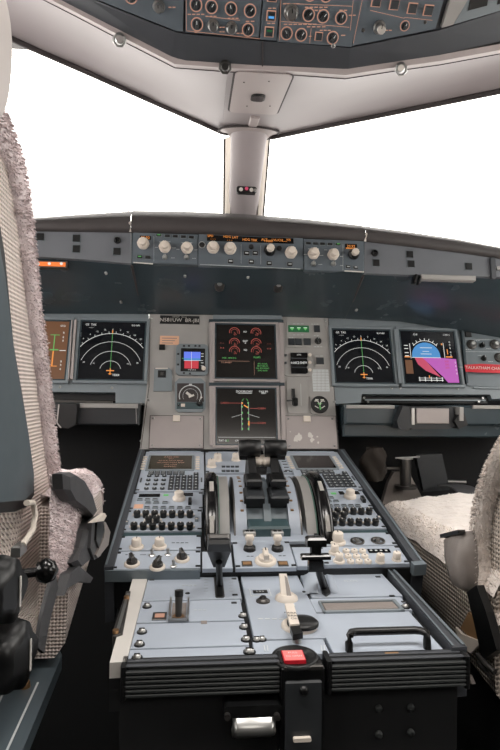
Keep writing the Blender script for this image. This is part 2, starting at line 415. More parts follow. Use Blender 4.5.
for s_, xt, xb in ((-1, 229, 229.3), (1, 264.8, 259.5)):
    b = MB('cream'); A0, A1 = PL(xt-.5*s_*-1*0, 139), PL(xb, 232); wt = .016
    b.add([(A0[0]-s_*.004, A0[1], .02), (A0[0]+s_*.010, A0[1], .004), (A1[0]+s_*.010, A1[1], -.06), (A1[0]-s_*.004, A1[1], -.05), (A0[0]-s_*.004, A0[1], .0), (A0[0]+s_*.010, A0[1], -.01), (A1[0]+s_*.010, A1[1], -.075), (A1[0]-s_*.004, A1[1], -.07)], [(0, 1, 2, 3), (7, 6, 5, 4), (0, 4, 5, 1), (1, 5, 6, 2), (2, 6, 7, 3), (3, 7, 4, 0)])
    T.part('side_strip', b)
    b = MB('rubber'); b.tube([(A0[0]+s_*.012, A0[1], .0), (A1[0]+s_*.012, A1[1], -.066)], .003, 6); T.part('seal', b)
x0, x1, y0, y1 = T.span(235.5, 192, 255, 198.5)
b = MB('black'); b.rbox(x0, x1, y0, y1, .028, .042, .006)
b.use('white'); b.cyl((x0*.78+x1*.22), (y0+y1)/2, .005, .042, .0436); b.use('e_pink'); b.cyl((x0+x1)/2, (y0+y1)/2+.003, .0045, .042, .0436)
b.use('white'); b.cyl((x0*.26+x1*.74), (y0+y1)/2, .005, .042, .0436); b.use('metal'); b.cyl((x0*.08+x1*.92), (y0+y1)/2-.002, .004, .042, .048)
T.part('alignment_balls', b, label='small black holder with white and red sighting balls')

# access panel in the header
FH = Frame((BL[-1]+BR[0])/2, (1, 0, 0), (AL[-1]+AR[0])/2-(BL[-1]+BR[0])/2)
FH = Frame(FH.o, (1, 0, 0), -FH.ey)   # y up in the picture, z towards the cabin
T = Th('access_panel', 'rounded grey hatch with an oval black latch above the windscreen post', 'hatch', FH, h=.001, px=(261, 92))
x0, x1, y0, y1 = T.rect((234.5, 69), (289, 73), (230.5, 110), (279.5, 114))
b = MB('rubber'); b.rbox(x0-.004, x1+.004, y0-.004, y1, 0, .002, .016); b.use('beam_trim'); b.rbox(x0, x1, y0, y1, .001, .004, .014); cv = T.part('cover', b)
q = T.L(258, 95.5)
b = MB('black'); b.rbox(q[0]-.015, q[0]+.015, q[1]-.022, q[1]+.022, .004, .006, .012); b.use('glass_dark'); b.rbox(q[0]-.012, q[0]+.012, q[1]-.017, q[1]+.017, .006, .007, .006); T.part('latch', b, parent=cv)
for p in ((269, 79), (247, 104), (270, 104), (244, 80)): T.part('screw', screw_mesh(.0018), (*T.L(*p), .004))
b = MB('beam_trim'); b.box(*T.span(249, 117, 258, 129), -.004, .003, .002); T.part('hinge_bar', b)
# hooks along the header strip
for (x, y), lb in (((120, 38), 'small clear plastic clip on the header above the left windscreen'), ((225, 65), 'small dark clip on the header beside the grey hatch'), ((400, 67), 'small clear plastic clip on the header above the right windscreen')):
    T = Th('header_clip', lb, 'clip', FO, h=-.028, px=(x, y)); mm = 'metal' if x != 225 else 'metal_dark'
    b = MB(mm); b.lathe([(.009, 0), (.010, .004), (.006, .007)], 16); T.part('base', b)
    b = MB(mm); b.tube([(-.009, .004, .006), (-.010, -.004, .012), (-.004, -.010, .014), (.004, -.010, .014), (.010, -.004, .012), (.009, .004, .006)], .0022, 8); T.part('loop', b)

# ------------------------------------------------------------------ overhead
T = Th('overhead_console', 'dark blue-grey overhead console frame running above both windscreens', 'overhead console', FO)
uppr = [(-60, -66), (20, -32), (95, 0), (175, 32), (185, 34), (262, 41), (350, 48), (440, 30), (520, 5), (600, -20)]
lowr = [(-80, -62), (-5, -28), (60, 0), (172, 57), (186, 61), (262, 66), (348, 69), (440, 55), (520, 37), (600, 17)]
b = MB('frame_dark')
A = [Vector((*FO.P(*p), 0)) for p in uppr]; B = [Vector((*FO.P(*p, -.03), -.03)) for p in lowr]; M_ = [a.lerp(c, .12)+Vector((0, 0, .0)) for a, c in zip(A, B)]
Ain = [a+Vector((0, 0, -.006)) for a in A]
b.surf([Ain, A, M_, B, [q+Vector((0, .0, -.03)) for q in B]], smooth=False); T.part('front_edge', b)
b = MB('frame_dark'); b.poly([FO.P(*p) for p in uppr]+[(.62, .42), (-.62, .42)], -.03, -.006); T.part('back_plate', b)
b = MB('rubber'); p = FO.P(262.5, 42, 0); q = FO.P(262.5, 66, -.03); b.tube([(p[0], p[1], .0008), (q[0], q[1], -.0292)], .0012, 6); T.part('seam', b)

def annun(T, x, y, s, h, legs=(), name='button'):
    u, v = T.L(x, y); b = MB('e_legend'); b.box(u-s*.62, u+s*.62, v-s*.62, v+s*.62, h, h+.0005); b.use('key_dark'); b.box(u-s/2, u+s/2, v-s/2, v+s/2, h, h+.006, .001)
    for i, (m, dy) in enumerate(legs):
        b.use(m); b.box(u-s*.36, u+s*.36, v+dy*s-s*.13, v+dy*s+s*.13, h+.006, h+.0064)
    return T.part(name, b)
def ring_knob(T, x, y, r, h, style=1):
    u, v = T.L(x, y); b = MB('e_legend'); b.lathe([(r*1.42, h), (r*1.42, h+.0005)], 22, (u, v, 0)); b.use('fcu_grey'); b.lathe([(r*1.2, h+.0005), (r*1.2, h+.0008)], 22, (u, v, 0))
    kr = T.part('knob_ring', b)
    T.part('knob', knob_mesh(r, r*1.1, 'dark_grey', 0, 'legend', style), (u, v, h), rz=R.uniform(-.8, .8), parent=kr)
def legends(T, items, m='e_legend', h=.0025, t=.0008, name='legends'):
    b = MB(m)
    for x0, y0, x1, y1 in items:
        a = T.L(x0, y0); c = T.L(x1, y1); b.line([a, c], t, h)
    return T.part(name, b)
def tiny_marks(T, cx, cy, wpx, n, m='e_legend', h=.0025):   # short broken dashes where lettering is too small to read
    it = []; x = cx-wpx/2
    for i in range(n): w_ = wpx/n; it.append((x+.15*w_, cy, x+.85*w_, cy)); x += w_
    return legends(T, it, m, h, .0014)

# centre left: interior lighting and wiper knobs
T = Th('overhead_switch_unit', 'overhead panel with two rows of ringed dark knobs left of the small blue-lit button', 'switch panel', FO, px=(222, 20))
x0, x1, y0, y1 = T.rect((186, -26), (262, -20), (185, 30.5), (260, 39)); b = MB('fcu_grey'); b.box(x0, x1, y0, y1, -.0055, .002, .001); T.part('plate', b)
for x, y in ((196, 4.5), (211.5, 6.5), (231, 8.5), (250, 10.5), (197, 24), (248, 29.5), (196, -14), (213, -12), (232, -10), (250, -8)): ring_knob(T, x, y, .0075, .002)
for x, y in ((213, 25), (231.5, 27.5)): T.part('knob', knob_mesh(.008, .012, 'metal', 1.25, 'black', 2), (*T.L(x, y), .002))
for cx, cy, w_, n in ((196, 14, 18, 4), (211, 16, 12, 3), (233, 18, 12, 3), (250, 21, 10, 2), (222, 31.5, 6, 2), (222, 27, 6, 2), (240, 33, 8, 2), (196, 32, 4, 1)): tiny_marks(T, cx, cy, w_, n)
legends(T, [(186, -20, 186.5, 30), (187, 30.5, 260, 38.5), (206, 16, 240, 20)], t=.0007)
# centre strip with blue / green buttons
T = Th('overhead_switch_unit', 'narrow overhead strip with one blue-lit and one green-lit square button', 'switch panel', FO, px=(270, 18))
x0, x1, y0, y1 = T.rect((263, -20), (280, -18), (261.5, 39), (278, 41)); b = MB('fcu_grey'); b.box(x0, x1, y0, y1, -.0055, .002, .001); T.part('plate', b)
annun(T, 271, 15.5, .013, .002, (('e_blue', -.1),)); annun(T, 269, 31.5, .013, .002, (('e_greendim', .2),)); annun(T, 272, -4, .013, .002)
tiny_marks(T, 272, 8, 9, 2); tiny_marks(T, 271, 23, 9, 2)
# centre right
T = Th('overhead_switch_unit', 'overhead panel with ringed knobs and one grey selector right of the small blue-lit button', 'switch panel', FO, px=(318, 22))
x0, x1, y0, y1 = T.rect((281, -16), (362, -8), (279, 41), (350.5, 47.5)); b = MB('fcu_grey'); b.box(x0, x1, y0, y1, -.0055, .002, .001); T.part('plate', b)
for x, y in ((308.5, 14.5), (323, 16), (341, 17.5), (286.5, 33), (301, 34.5), (332.5, 37.5), (310, -6), (326, -5)): ring_knob(T, x, y, .0075, .002)
T.part('selector', knob_mesh(.010, .016, 'metal', 1.3, 'black', 0), (*T.L(291, 12), .002), label='grey metal selector')
annun(T, 318.5, 36, .011, .002)
legends(T, [(284, 3, 352, 6), (281, 21, 349, 27), (311, 28, 309.5, 43), (281, -10, 279.5, 40), (353, 0, 350, 30)], t=.0007)
for cx, cy, w_, n in ((291, 3.5, 18, 4), (316, 7, 24, 5), (316, 10, 22, 5), (343, 10, 9, 2), (300, 24, 34, 7), (316, 26.5, 20, 4), (325, 30, 12, 3), (310, 36, 4, 1), (343, 35, 6, 1), (352, 15, 8, 2)): tiny_marks(T, cx, cy, w_, n)
T.part('hook', screw_mesh(.004, 'metal'), (*T.L(333, 45.5), .002))
# left side panel with toggle
T = Th('overhead_switch_unit', 'left overhead side panel with a single pale toggle lever', 'switch panel', FO, px=(150, 4))
b = MB('fcu_grey'); b.poly([T.L(*p) for p in ((99, 0), (176, 30.5), (183, 31), (184.5, -30), (60, -40), (60, -16))], -.0055, .002); T.part('plate', b)
T.part('lever', knob_mesh(.007, .022, 'metal', 1.5, 'black', 0), (*T.L(159, 6), .002)); ring_knob(T, 131, -4, .008, .002)
tiny_marks(T, 172, 7, 8, 2)
# right side panel
T = Th('overhead_switch_unit', 'right overhead side panel with four dark square buttons and a pale selector', 'switch panel', FO, px=(400, 8))
b = MB('fcu_grey'); b.poly([T.L(*p) for p in ((352, 45.5), (435, 28.5), (449, -20), (470, -60), (364, -60))], -.0055, .002); T.part('plate', b)
for x, y in ((376, 1), (394, 4), (412, 8), (428, 10), (380, -16), (398, -13), (416, -10), (433, -7)): annun(T, x, y, .0135, .002)
T.part('selector', knob_mesh(.0085, .018, 'metal', 1.3, 'black', 0), (*T.L(379, 27), .002)); ring_knob(T, 404.5, 25.5, .006, .002)
legends(T, [(364, -10, 353, 43), (370, 10, 404, 18), (404, 17, 432, 20)], t=.0007); tiny_marks(T, 388, 30, 8, 2)
for p in ((363, 30), (425, 22)): T.part('screw', screw_mesh(.003, 'metal_dark'), (*T.L(*p), .002))
# box at the far right
T = Th('overhead_module', 'grey overhead box with a dark recessed slot at the far right corner', 'module', FO, px=(475, 4))
b = MB('panel_grey'); b.poly([T.L(*p) for p in ((441, 27), (452, 24), (478, -20), (468, -40), (452, -10))], -.01, .006)
b.use('bezel_blue'); b.poly([T.L(*p) for p in ((453, 24), (520, 4), (540, -40), (480, -40), (478, -20))], -.01, .004); T.part('housing', b)
b = MB('black'); b.poly([T.L(*p) for p in ((467, 10), (486, 5), (488, -8), (470, -4))], .004, .0055); b.poly([T.L(*p) for p in ((496, 4), (510, 0), (510, -10), (498, -6))], .004, .0055); T.part('slot', b)

# ------------------------------------------------------------------ glareshield
def lip(T, top, face, m='lip_leather'):
    b = MB(m); rows = [[], [], [], [], [], [], []]
    for (tx, ty), (fx, fy) in zip(top, face):
        f = FG.PW(fx, fy); s_ = FY(1.44).PW(tx, ty)
        h_ = s_.z-f.z
        pts = [f+Vector((0, .01, .0)), f+Vector((0, -.004, .0)), f+Vector((0, -.012, h_*.22)), f+Vector((0, -.004, h_*.55)), f+Vector((0, .03, h_*.88)), s_, Vector((s_.x*1.02, 1.9, s_.z-.045))]
        for r_, p in zip(rows, pts): r_.append(p)
    b.surf(rows); T.part('padded_lip', b)
GW = [('left', [(-30, 225), (30, 220.5), (80, 216.5), (127, 213)], [(-30, 231), (30, 231.5), (80, 232), (130.6, 232.8)], [(-30, 254), (30, 256), (80, 259), (131, 263.3)], [(-30, 312), (30, 312), (80, 312), (142.8, 312.5)],
       'left wing of the glareshield with two pairs of dark square buttons', 'glareshield'),
      ('centre', [(131, 212.5), (190, 213.5), (245, 216), (310, 221.5), (367, 228)], [(131.4, 233), (190, 234), (245, 236), (310, 238.8), (364.5, 241.6)], [(131.2, 263.3), (190, 265), (245, 267), (310, 270), (364.5, 273)], [(143, 312.5), (190, 313), (245, 314), (310, 316), (345, 317)],
       'centre section of the glareshield, dark underside with two small lamps below the knob row', 'glareshield'),
      ('right', [(370, 228.5), (410, 234), (460, 241.5), (500, 249), (560, 260)], [(364.8, 241.8), (410, 247), (460, 253), (500, 259), (560, 268)], [(364.8, 273), (410, 275), (460, 276), (500, 277), (560, 280)], [(345.2, 317), (400, 320), (460, 329), (500, 336), (560, 345)],
       'right wing of the glareshield with grey face and dark square buttons', 'glareshield')]
GT = {}
for side, top, face, bot, under, lb, cat in GW:
    T = Th('glareshield', lb, cat, ID); GT[side] = T
    lip(T, top, face)
    b = MB('wing_grey' if side != 'centre' else 'under_dark')
    up_ = [FG.PW(*p) for p in face]; dn = [FG.PW(*p) for p in bot]
    b.surf([[p+Vector((0, .0, .002)) for p in up_], dn], smooth=False); b.surf([dn, [p+Vector((0, .012, -.002)) for p in dn]], smooth=False)
    T.part('face', b)
    b = MB('under_dark'); ud = [FM.PW(p[0], p[1]+1.6, .006) for p in under]; st = [p+Vector((0, .012, -.002)) for p in dn]
    b.surf([st, [a.lerp(c, .5)+Vector((0, -.004, -.004)) for a, c in zip(st, ud)], ud]); b.surf([ud, [p+Vector((0, .05, .01)) for p in ud]], smooth=False); T.part('underside', b)
for side, tp, fc in (('left', (128.6, 212.6), (130.6, 232)), ('right', (368.8, 228.4), (364.6, 241.5))):
    T = GT[side]; s_ = FY(1.44).PW(*tp); f = FG.PW(*fc); h_ = s_.z-f.z
    b = MB('sky_gap_white'); b.tube([f+Vector((0, -.004, 0)), f+Vector((0, -.013, h_*.25)), f.lerp(s_, .55)+Vector((0, -.012, .004)), f.lerp(s_, .85)+Vector((0, -.006, .008)), s_+Vector((0, -.0, .003))], .0032, 8)  # pale colour paints the sky brightness showing in the gap beside the wing
    T.part('edge_strip', b, label='thin pale strip standing in for sky light through the gap')
for pp, sd in (((131.2, 263.3, 142.9, 312.5), 'left'), ((364.7, 273, 345.1, 317), 'right')):
    p_ = FG.PW(*pp[:2])+Vector((0, .012, -.004)); q_ = FM.PW(*pp[2:], .004); m_ = p_.lerp(q_, .5)+Vector((0, -.002, -.004)); b = MB('rubber'); b.tube([p_, m_, q_], .0035, 6); GT[sd].part('seam', b)
def gs_buttons(side, pts, s=.017):
    for x, y, k in pts:
        u, v = FG.P(x, y); M4 = FG.M(u, v, .0)
        b = MB('panel_blue_dark' if k != 'r' else 'black'); b.T = M4
        if k == 'r': b.lathe([(s*.5, -.002), (s*.5, .004), (s*.4, .006)], 18); b.use('glass_dark'); b.lathe([(s*.33, .006), (s*.25, .0075)], 14)
        else:
            b.box(-s/2-.0015, s/2+.0015, -s/2-.0015, s/2+.0015, -.002, .001); b.use('black'); b.box(-s/2, s/2, -s/2, s/2, 0, .004, .001)
        GT[side].part('button', b)
gs_buttons('left', [(76.5, 238.5, 's'), (76.5, 249, 's'), (117.5, 240.5, 'r'), (117, 251.5, 's'), (40.5, 237, 's')])
gs_buttons('right', [(374.5, 253.3, 'r'), (376, 263, 's'), (409.5, 254.5, 's'), (411, 264, 's'), (468.5, 266.5, 's')])
def gs_detail(side, name, x, y, fn, fr=FG, label=None):
    u, v = fr.P(x, y); b = MB(); b.T = fr.M(u, v, 0); fn(b); GT[side].part(name, b, label=label)
gs_detail('right', 'end_bracket', 492, 268, lambda b: (b.use('frame_dark').box(-.006, .006, -.03, .025, 0, .008), b.use('metal').box(.010, .03, -.006, .004, 0, .006)))
# reading lamps on the centre underside and small screws
for x, y, sd in ((219.5, 286, 'centre'), (278, 287, 'centre')):
    q = FY(1.445).PW(x, y); b = MB('metal_dark'); b.T = Matrix.Translation(q) @ Matrix.Rotation(math.radians(70), 4, 'X')
    b.lathe([(.012, -.01), (.013, .006), (.010, .012)], 18, flute=.06, nf=8); b.use('metal'); b.lathe([(.007, .012), (.005, .016)], 14); GT[sd].part('lamp', b, label='small metal reading lamp')
for x, y, sd in ((106, 273, 'left'), (121, 302, 'left'), (185, 276, 'centre'), (320, 281, 'centre'), (382, 283, 'right'), (356.5, 310, 'right'), (458, 285, 'right'), (471, 316, 'right'), (248, 277, 'centre')):
    t = (y-268)/45; q = FY(1.372+t*.16).PW(x, y); b = MB('metal'); b.T = Matrix.Translation(q) @ Matrix.Rotation(math.radians(70), 4, 'X'); b.lathe([(.0035, -.004), (.0035, .003), (.001, .004)], 10); GT[sd].part('screw', b)
# map lights below the wings
T = Th('map_light', 'lit orange lamp strip under the left glareshield wing', 'light', FG, px=(45, 264))
x0, x1, y0, y1 = T.span(22, 262, 66, 267); b = MB('metal_dark'); b.box(x0, x1+.004, y0-.002, y1+.002, -.012, .004); T.part('housing', b)
b = MB('e_orange'); b.box(x0, x1, y0+.001, y1-.001, .004, .006, .001)
b.use('e_white')
for p in (39, 50, 62): q = T.L(p, 264.5); b.cyl(q[0], q[1], .0035, .006, .0072)
T.part('diffuser', b)
T = Th('map_light', 'unlit grey lamp bar under the right glareshield wing', 'light', FG, px=(446, 278))
x0, x1, y0, y1 = T.span(420, 275.5, 475, 280.5); b = MB('panel_grey'); b.box(x0, x1, y0, y1, -.014, .006, .002); T.part('housing', b)
b = MB('black'); b.T = Matrix.Rotation(-.3, 4, 'Z'); q = T.L(415, 280); b.T = Matrix.Translation((q[0], q[1], 0)) @ b.T; b.box(-.004, .004, -.010, .014, -.01, .008, .002); b.box(.008, .013, -.008, .012, -.01, .008, .002); T.part('hinge', b)

# ------------------------------------------------------------------ FCU row
def fcu_knob(T, x, y, r=.0095, h=.024, m='cream', base='cream', h0=.004, ys=0):
    u, v = T.L(x, y)
    def f():
        b = MB(base); b.lathe([(r*1.5, 0), (r*1.5, h*.3), (r*1.2, h*.45)], 22, flute=.03, nf=16); b.use(m); b.lathe([(r*.9, h*.4), (r, h*.9), (r*.8, h)], 20, flute=.05, nf=10); return b
    return T.part('knob', shared(('fcuk', r, h, m, base), f), (u, v, h0))
def key(T, x, y, w_=.012, h_=.008, leg=None, h0=.004, m='black'):
    u, v = T.L(x, y); b = MB('bezel_blue'); b.box(u-w_/2-.001, u+w_/2+.001, v-h_/2-.001, v+h_/2+.001, h0, h0+.001); b.use(m); b.box(u-w_/2, u+w_/2, v-h_/2, v+h_/2, h0, h0+.004, .001)
    if leg: b.use(leg); b.box(u-w_*.3, u+w_*.3, v-h_*.15, v+h_*.15, h0+.004, h0+.0045)
    return T.part('button', b)
T = Th('efis_panel', 'glareshield control panel left of centre with two cream knobs and five small keys', 'control panel', FG, px=(165, 250))
x0, x1, y0, y1 = T.rect((132.5, 233.5), (197.5, 234.5), (133.5, 262.5), (197.5, 265)); b = MB('fcu_grey'); b.box(x0, x1, y0, y1, -.01, .004, .001); T.part('plate', b)
a = T.span(140, 236.5, 151, 240.5); b = MB('glass_dark'); b.box(*a, .004, .0045); b.use('e_amber'); b.text('29.92', (a[0]+a[1])/2, (a[2]+a[3])/2, .0095, .005); T.part('display', b)
fcu_knob(T, 143.5, 244.5, .0095); fcu_knob(T, 165, 248); fcu_knob(T, 187, 249)
for x, y in ((159, 236), (167.5, 236.7), (175.5, 237), (183.5, 237.5), (191.5, 238)): key(T, x, y, .012, .006, 'e_green' if x == 159 else None)
key(T, 140, 257.5, .012, .007, 'e_green'); key(T, 148, 258, .012, .007)
for x in (165, 186.5): T.part('toggle', knob_mesh(.0055, .012, 'metal', 1.2, 'black', 1), (*T.L(x, 258), .004))
legends(T, [(133.5, 263, 153, 264.5)], 'white', .0048, .0026); legends(T, [(154, 237, 154, 262)], 'legend', .0046, .0006)
for x, y, w_ in ((165, 242.5, 12), (187, 243.5, 12), (174, 248.5, 4), (156.5, 248, 3), (178, 250, 3), (196, 250.5, 3), (173, 258.5, 4), (194, 259, 4)): tiny_marks(T, x, y, w_, 3, 'legend', .0046)
T = Th('flight_control_unit', 'centre glareshield control panel with a long amber-lit display and four knobs', 'control panel', FG, px=(248, 251))
x0, x1, y0, y1 = T.rect((198.5, 234.5), (302.5, 238.8), (198.5, 265.2), (303, 270)); b = MB('fcu_grey'); b.box(x0, x1, y0, y1, -.01, .004, .001); T.part('plate', b)
b = MB('glass_dark'); b.poly([T.L(*p) for p in ((207, 235.8), (293, 239.2), (293.3, 244.5), (207, 241.5))], .004, .0055)
dw = T.part('display_window', b)
b = MB('e_amber')
for x, y, tx in ((210.3, 236.9, 'SPD'), (213, 239.7, '- - -'), (227, 237.7, 'HDG'), (235, 238.3, 'LAT'), (229.5, 240.8, '- - -'), (246, 240.6, 'HDG'), (254, 241.2, 'TRK'), (264, 240.6, 'ALT'), (268, 242, '19000'), (277, 241, 'LVL/CH'), (284, 242, '-----'), (288, 240.8, 'V/S')):
    q = T.L(x, y); b.text(tx, q[0], q[1], .0085, .006)
T.part('readout', b, parent=dw)
b = MB('black'); q = T.L(202, 245.5); b.lathe([(.007, .004), (.007, .006), (.004, .007)], 18, (q[0], q[1], 0)); b.use('legend'); b.lathe([(.0085, .004), (.0085, .005)], 18, (q[0], q[1], 0)); T.part('button', b)
fcu_knob(T, 213, 248.5, .010); fcu_knob(T, 230, 249.5, .010); fcu_knob(T, 269.5, 251, .0095, m='cream', base='black'); fcu_knob(T, 290.5, 253.5, .010)
for x, y in ((230.5, 262), (246.5, 254), (255, 254), (251, 262.5), (269, 264), (289.5, 265)): key(T, x, y, .013, .010, 'legend')
for x, y in ((251, 247.5), (279, 249)):
    q = T.L(x, y); b = MB('black'); b.lathe([(.0065, .004), (.006, .009), (.004, .010)], 18, (q[0], q[1], 0)); T.part('button', b)
legends(T, [(241, 245, 241, 264), (260.5, 246, 260.5, 265)], 'legend', .0046, .0006)
legends(T, [(200, 265, 300, 269.6)], 'legend', .0048, .0012)
T = Th('efis_panel', 'glareshield control panel right of centre with five small keys above two cream knobs', 'control panel', FG, px=(333, 254))
x0, x1, y0, y1 = T.rect((303.8, 239), (363, 241.8), (304, 270), (364, 273)); b = MB('fcu_grey'); b.box(x0, x1, y0, y1, -.01, .004, .001); T.part('plate', b)
a = T.span(344.5, 244.5, 356.5, 249.5); b = MB('glass_dark'); b.box(*a, .004, .0045); b.use('e_amber'); b.text('29.92', (a[0]+a[1])/2, (a[2]+a[3])/2, .0095, .005); b.box(a[0]+.002, a[1]-.002, a[2]+.0005, a[2]+.0025, .0045, .005); T.part('display', b)
fcu_knob(T, 313, 254.5); fcu_knob(T, 332.5, 255.5); fcu_knob(T, 353, 255, .009, base='black')
for x, y in ((308, 244), (315, 244.3), (322, 244.6), (329.5, 245), (337.5, 245)): key(T, x, y, .012, .006, 'e_green' if x > 337 else None)
key(T, 347.5, 267.5, .011, .007, 'legend'); key(T, 355, 268, .011, .007, 'legend')
for x in (313, 333): T.part('toggle', knob_mesh(.0055, .012, 'metal', 1.2, 'black', 1), (*T.L(x, 264.5), .004))
legends(T, [(342.5, 245, 342.5, 271)], 'legend', .0046, .0006); legends(T, [(344, 271.5, 363.5, 272.5)], 'white', .0048, .003)
for x, y, w_ in ((313, 249.5, 12), (330, 250.5, 14), (304.8, 255, 3), (321, 256, 4), (341, 257, 3), (320, 265, 4), (341, 266, 3)): tiny_marks(T, x, y, w_, 3, 'legend', .0046)
# ------------------------------------------------------------------ main instrument panel
T = Th('instrument_panel', 'grey main instrument panel below the glareshield carrying six square displays', 'instrument panel', FM); IP = T
def ipoly(name, m, pts, h0, h1, label=None):
    b = MB(m); b.poly([FM.P(*p) for p in pts], h0, h1); return IP.part(name, b, label=label)
ipoly('left_plate', 'bezel_blue', [(-40, 311), (148.5, 313), (149, 386), (146.5, 403.5), (115.5, 403), (115.5, 392.5), (-50, 390)], -.02, 0)
ipoly('centre_plate', 'panel_grey', [(149.5, 312), (327.5, 316.5), (333, 380), (338.5, 449.5), (140, 449.5), (147, 386)], -.02, .003)
ipoly('right_plate', 'bezel_blue', [(328, 316.5), (400, 320), (460, 328), (560, 340), (570, 396), (492, 399), (490, 394.5), (362, 394), (361, 402.5), (336, 404), (332.5, 380)], -.02, 0)
for x, y in ((152, 318), (141, 404), (141, 441), (214.5, 315.5), (325, 321), (216, 442.5), (331, 386), (334, 402), (112, 388), (60, 387), (148, 400)):
    IP.part('screw', screw_mesh(.0035, 'metal'), (*FM.P(x, y), .003 if 141 < x < 335 else 0))
b = MB('rubber')
for pl in (((149.6, 313), (149.2, 386), (141, 449)), ((327.8, 317), (333, 380), (338.5, 449))): b.line([FM.P(*p) for p in pl], .0016, .0036)
IP.part('seam', b)
b = MB('metal_dark'); b.line([FM.P(31, 399.5), FM.P(112, 401)], .006, -.012, .004); b.use('black'); b.line([FM.P(28, 395), FM.P(115, 396)], .016, -.016, .003)
IP.part('slot', b)
b = MB('black'); b.line([FM.P(362, 398.5), FM.P(490, 399)], .016, -.016, .003); b.use('bezel_blue'); b.line([FM.P(366, 399), FM.P(487, 399.5)], .004, -.008, .005)
b.use('metal')
for p in ((365, 397), (369, 401), (484, 397.5), (480, 401)): q = FM.P(*p); b.cyl(q[0], q[1], .003, -.012, -.006, 10)
IP.part('slot', b)
b = MB('bezel_blue'); b.line([FM.P(88, 383), FM.P(131, 383.5)], .005, .006, .006); b.line([FM.P(345, 386.5), FM.P(384, 387)], .006, .006, .006); b.line([FM.P(473, 388), FM.P(560, 390)], .005, .006, .006); b.line([FM.P(370, 319.5), FM.P(387, 320)], .003, .006, .006)
b.use('metal'); b.line([FM.P(66, 310.5), FM.P(78, 310.5)], .003, .012, .004)
IP.part('ledge', b)

def display(label, tl, tr, bl, br, m='screen_black', bz='bezel_blue', inner='under_dark', bw=.012, nm='display_unit', grp=None):
    cx = (tl[0]+tr[0]+bl[0]+br[0])/4; cy = (tl[1]+tr[1]+bl[1]+br[1])/4
    T = Th(nm, label, 'display', FM, px=(cx, cy), group=grp); x0, x1, y0, y1 = T.rect(tl, tr, bl, br)
    T.R = (x0, x1, y0, y1); z = .010
    b = MB(bz)
    for a in ((x0-bw, x1+bw, y1+bw*.35, y1+bw), (x0-bw, x1+bw, y0-bw, y0-bw*.35), (x0-bw, x0-bw*.35, y0-bw*.35, y1+bw*.35), (x1+bw*.35, x1+bw, y0-bw*.35, y1+bw*.35)): b.box(*a, 0, z, .0015)
    b.use(inner)
    for a in ((x0-bw*.35, x1+bw*.35, y1, y1+bw*.35), (x0-bw*.35, x1+bw*.35, y0-bw*.35, y0), (x0-bw*.35, x0, y0, y1), (x1, x1+bw*.35, y0, y1)): b.box(*a, .001, z-.002, 0)
    T.part('bezel', b)
    b = MB(m); b.box(x0, x1, y0, y1, .001, .005); T.S = T.part('screen', b)
    pt = T.part; T.part = lambda nm_, b_, *a, **k: pt(nm_, b_, *a, **({**k, 'parent': T.S}))
    return T
ZS = .0055
def G(T):      # graphics helper: maps 0..1 screen coordinates to local
    x0, x1, y0, y1 = T.R
    return lambda u, v: (x0+(x1-x0)*u, y0+(y1-y0)*v)
def nav_display(label, *c):
    T = display(label, *c); g = G(T); wd = T.R[1]-T.R[0]; cx, cy = g(.49, .15)
    b = MB('e_white')
    for k, (r, a) in enumerate(((.155, 78), (.31, 73), (.465, 70), (.60, 52))): b.arc(cx, cy, wd*r*1.05, 90-a, 90+a, .0008 if k < 3 else .0011, ZS)
    for a in range(-45, 46, 10):
        s, c_ = math.sin(math.radians(a)), math.cos(math.radians(a)); r = wd*.63; b.line([(cx+s*r, cy+c_*r), (cx+s*(r+.006), cy+c_*(r+.006))], .0009, ZS)
    for a, t in zip(range(-40, 41, 10), ('6', '9', '12', '15', '0', '3', '21', '24', '27')):
        s, c_ = math.sin(math.radians(a)), math.cos(math.radians(a)); b.text(t, cx+s*wd*.70, cy+c_*wd*.70, .0060, ZS)
    for a, r in ((-72, .47), (72, .47), (-66, .31), (66, .31)):
        s, c_ = math.sin(math.radians(a)), math.cos(math.radians(a)); b.text('20' if r > .4 else '10', cx+s*wd*r*.93, cy+c_*wd*r*.93, .0058, ZS)
    b.text('GS  TAS', *g(.14, .95), .0085, ZS); b.text('---/---', *g(.15, .90), .006, ZS); b.text('0.0 NM', *g(.85, .95), .0075, ZS); b.text('TERR', *g(.58, .075), .0085, ZS)
    T.part('scale', b, label='white range rings and compass arc')
    b = MB('e_green'); b.line([g(.49, .15), g(.49, .80)], .0009, ZS+.0004); T.part('heading_line', b)
    b = MB('e_amber'); b.line([g(.43, .15), g(.55, .15)], .0026, ZS+.0006); b.line([g(.49, .08), g(.49, .19)], .0022, ZS+.0006); b.line([g(.465, .095), g(.515, .095)], .0018, ZS+.0006); b.line([g(.49, .80), g(.49, .86)], .0024, ZS+.0006); T.part('aircraft_symbol', b)
    return T
nav_display('navigation display with white range rings, on the left beside the fleece seat back', (82.2, 323.8), (145.2, 322.4), (78.2, 379.8), (143.2, 380.4))
nav_display('navigation display with white range rings, right of the centre panel', (331.9, 330.6), (388.4, 331.7), (336.2, 382.8), (393, 383.5))
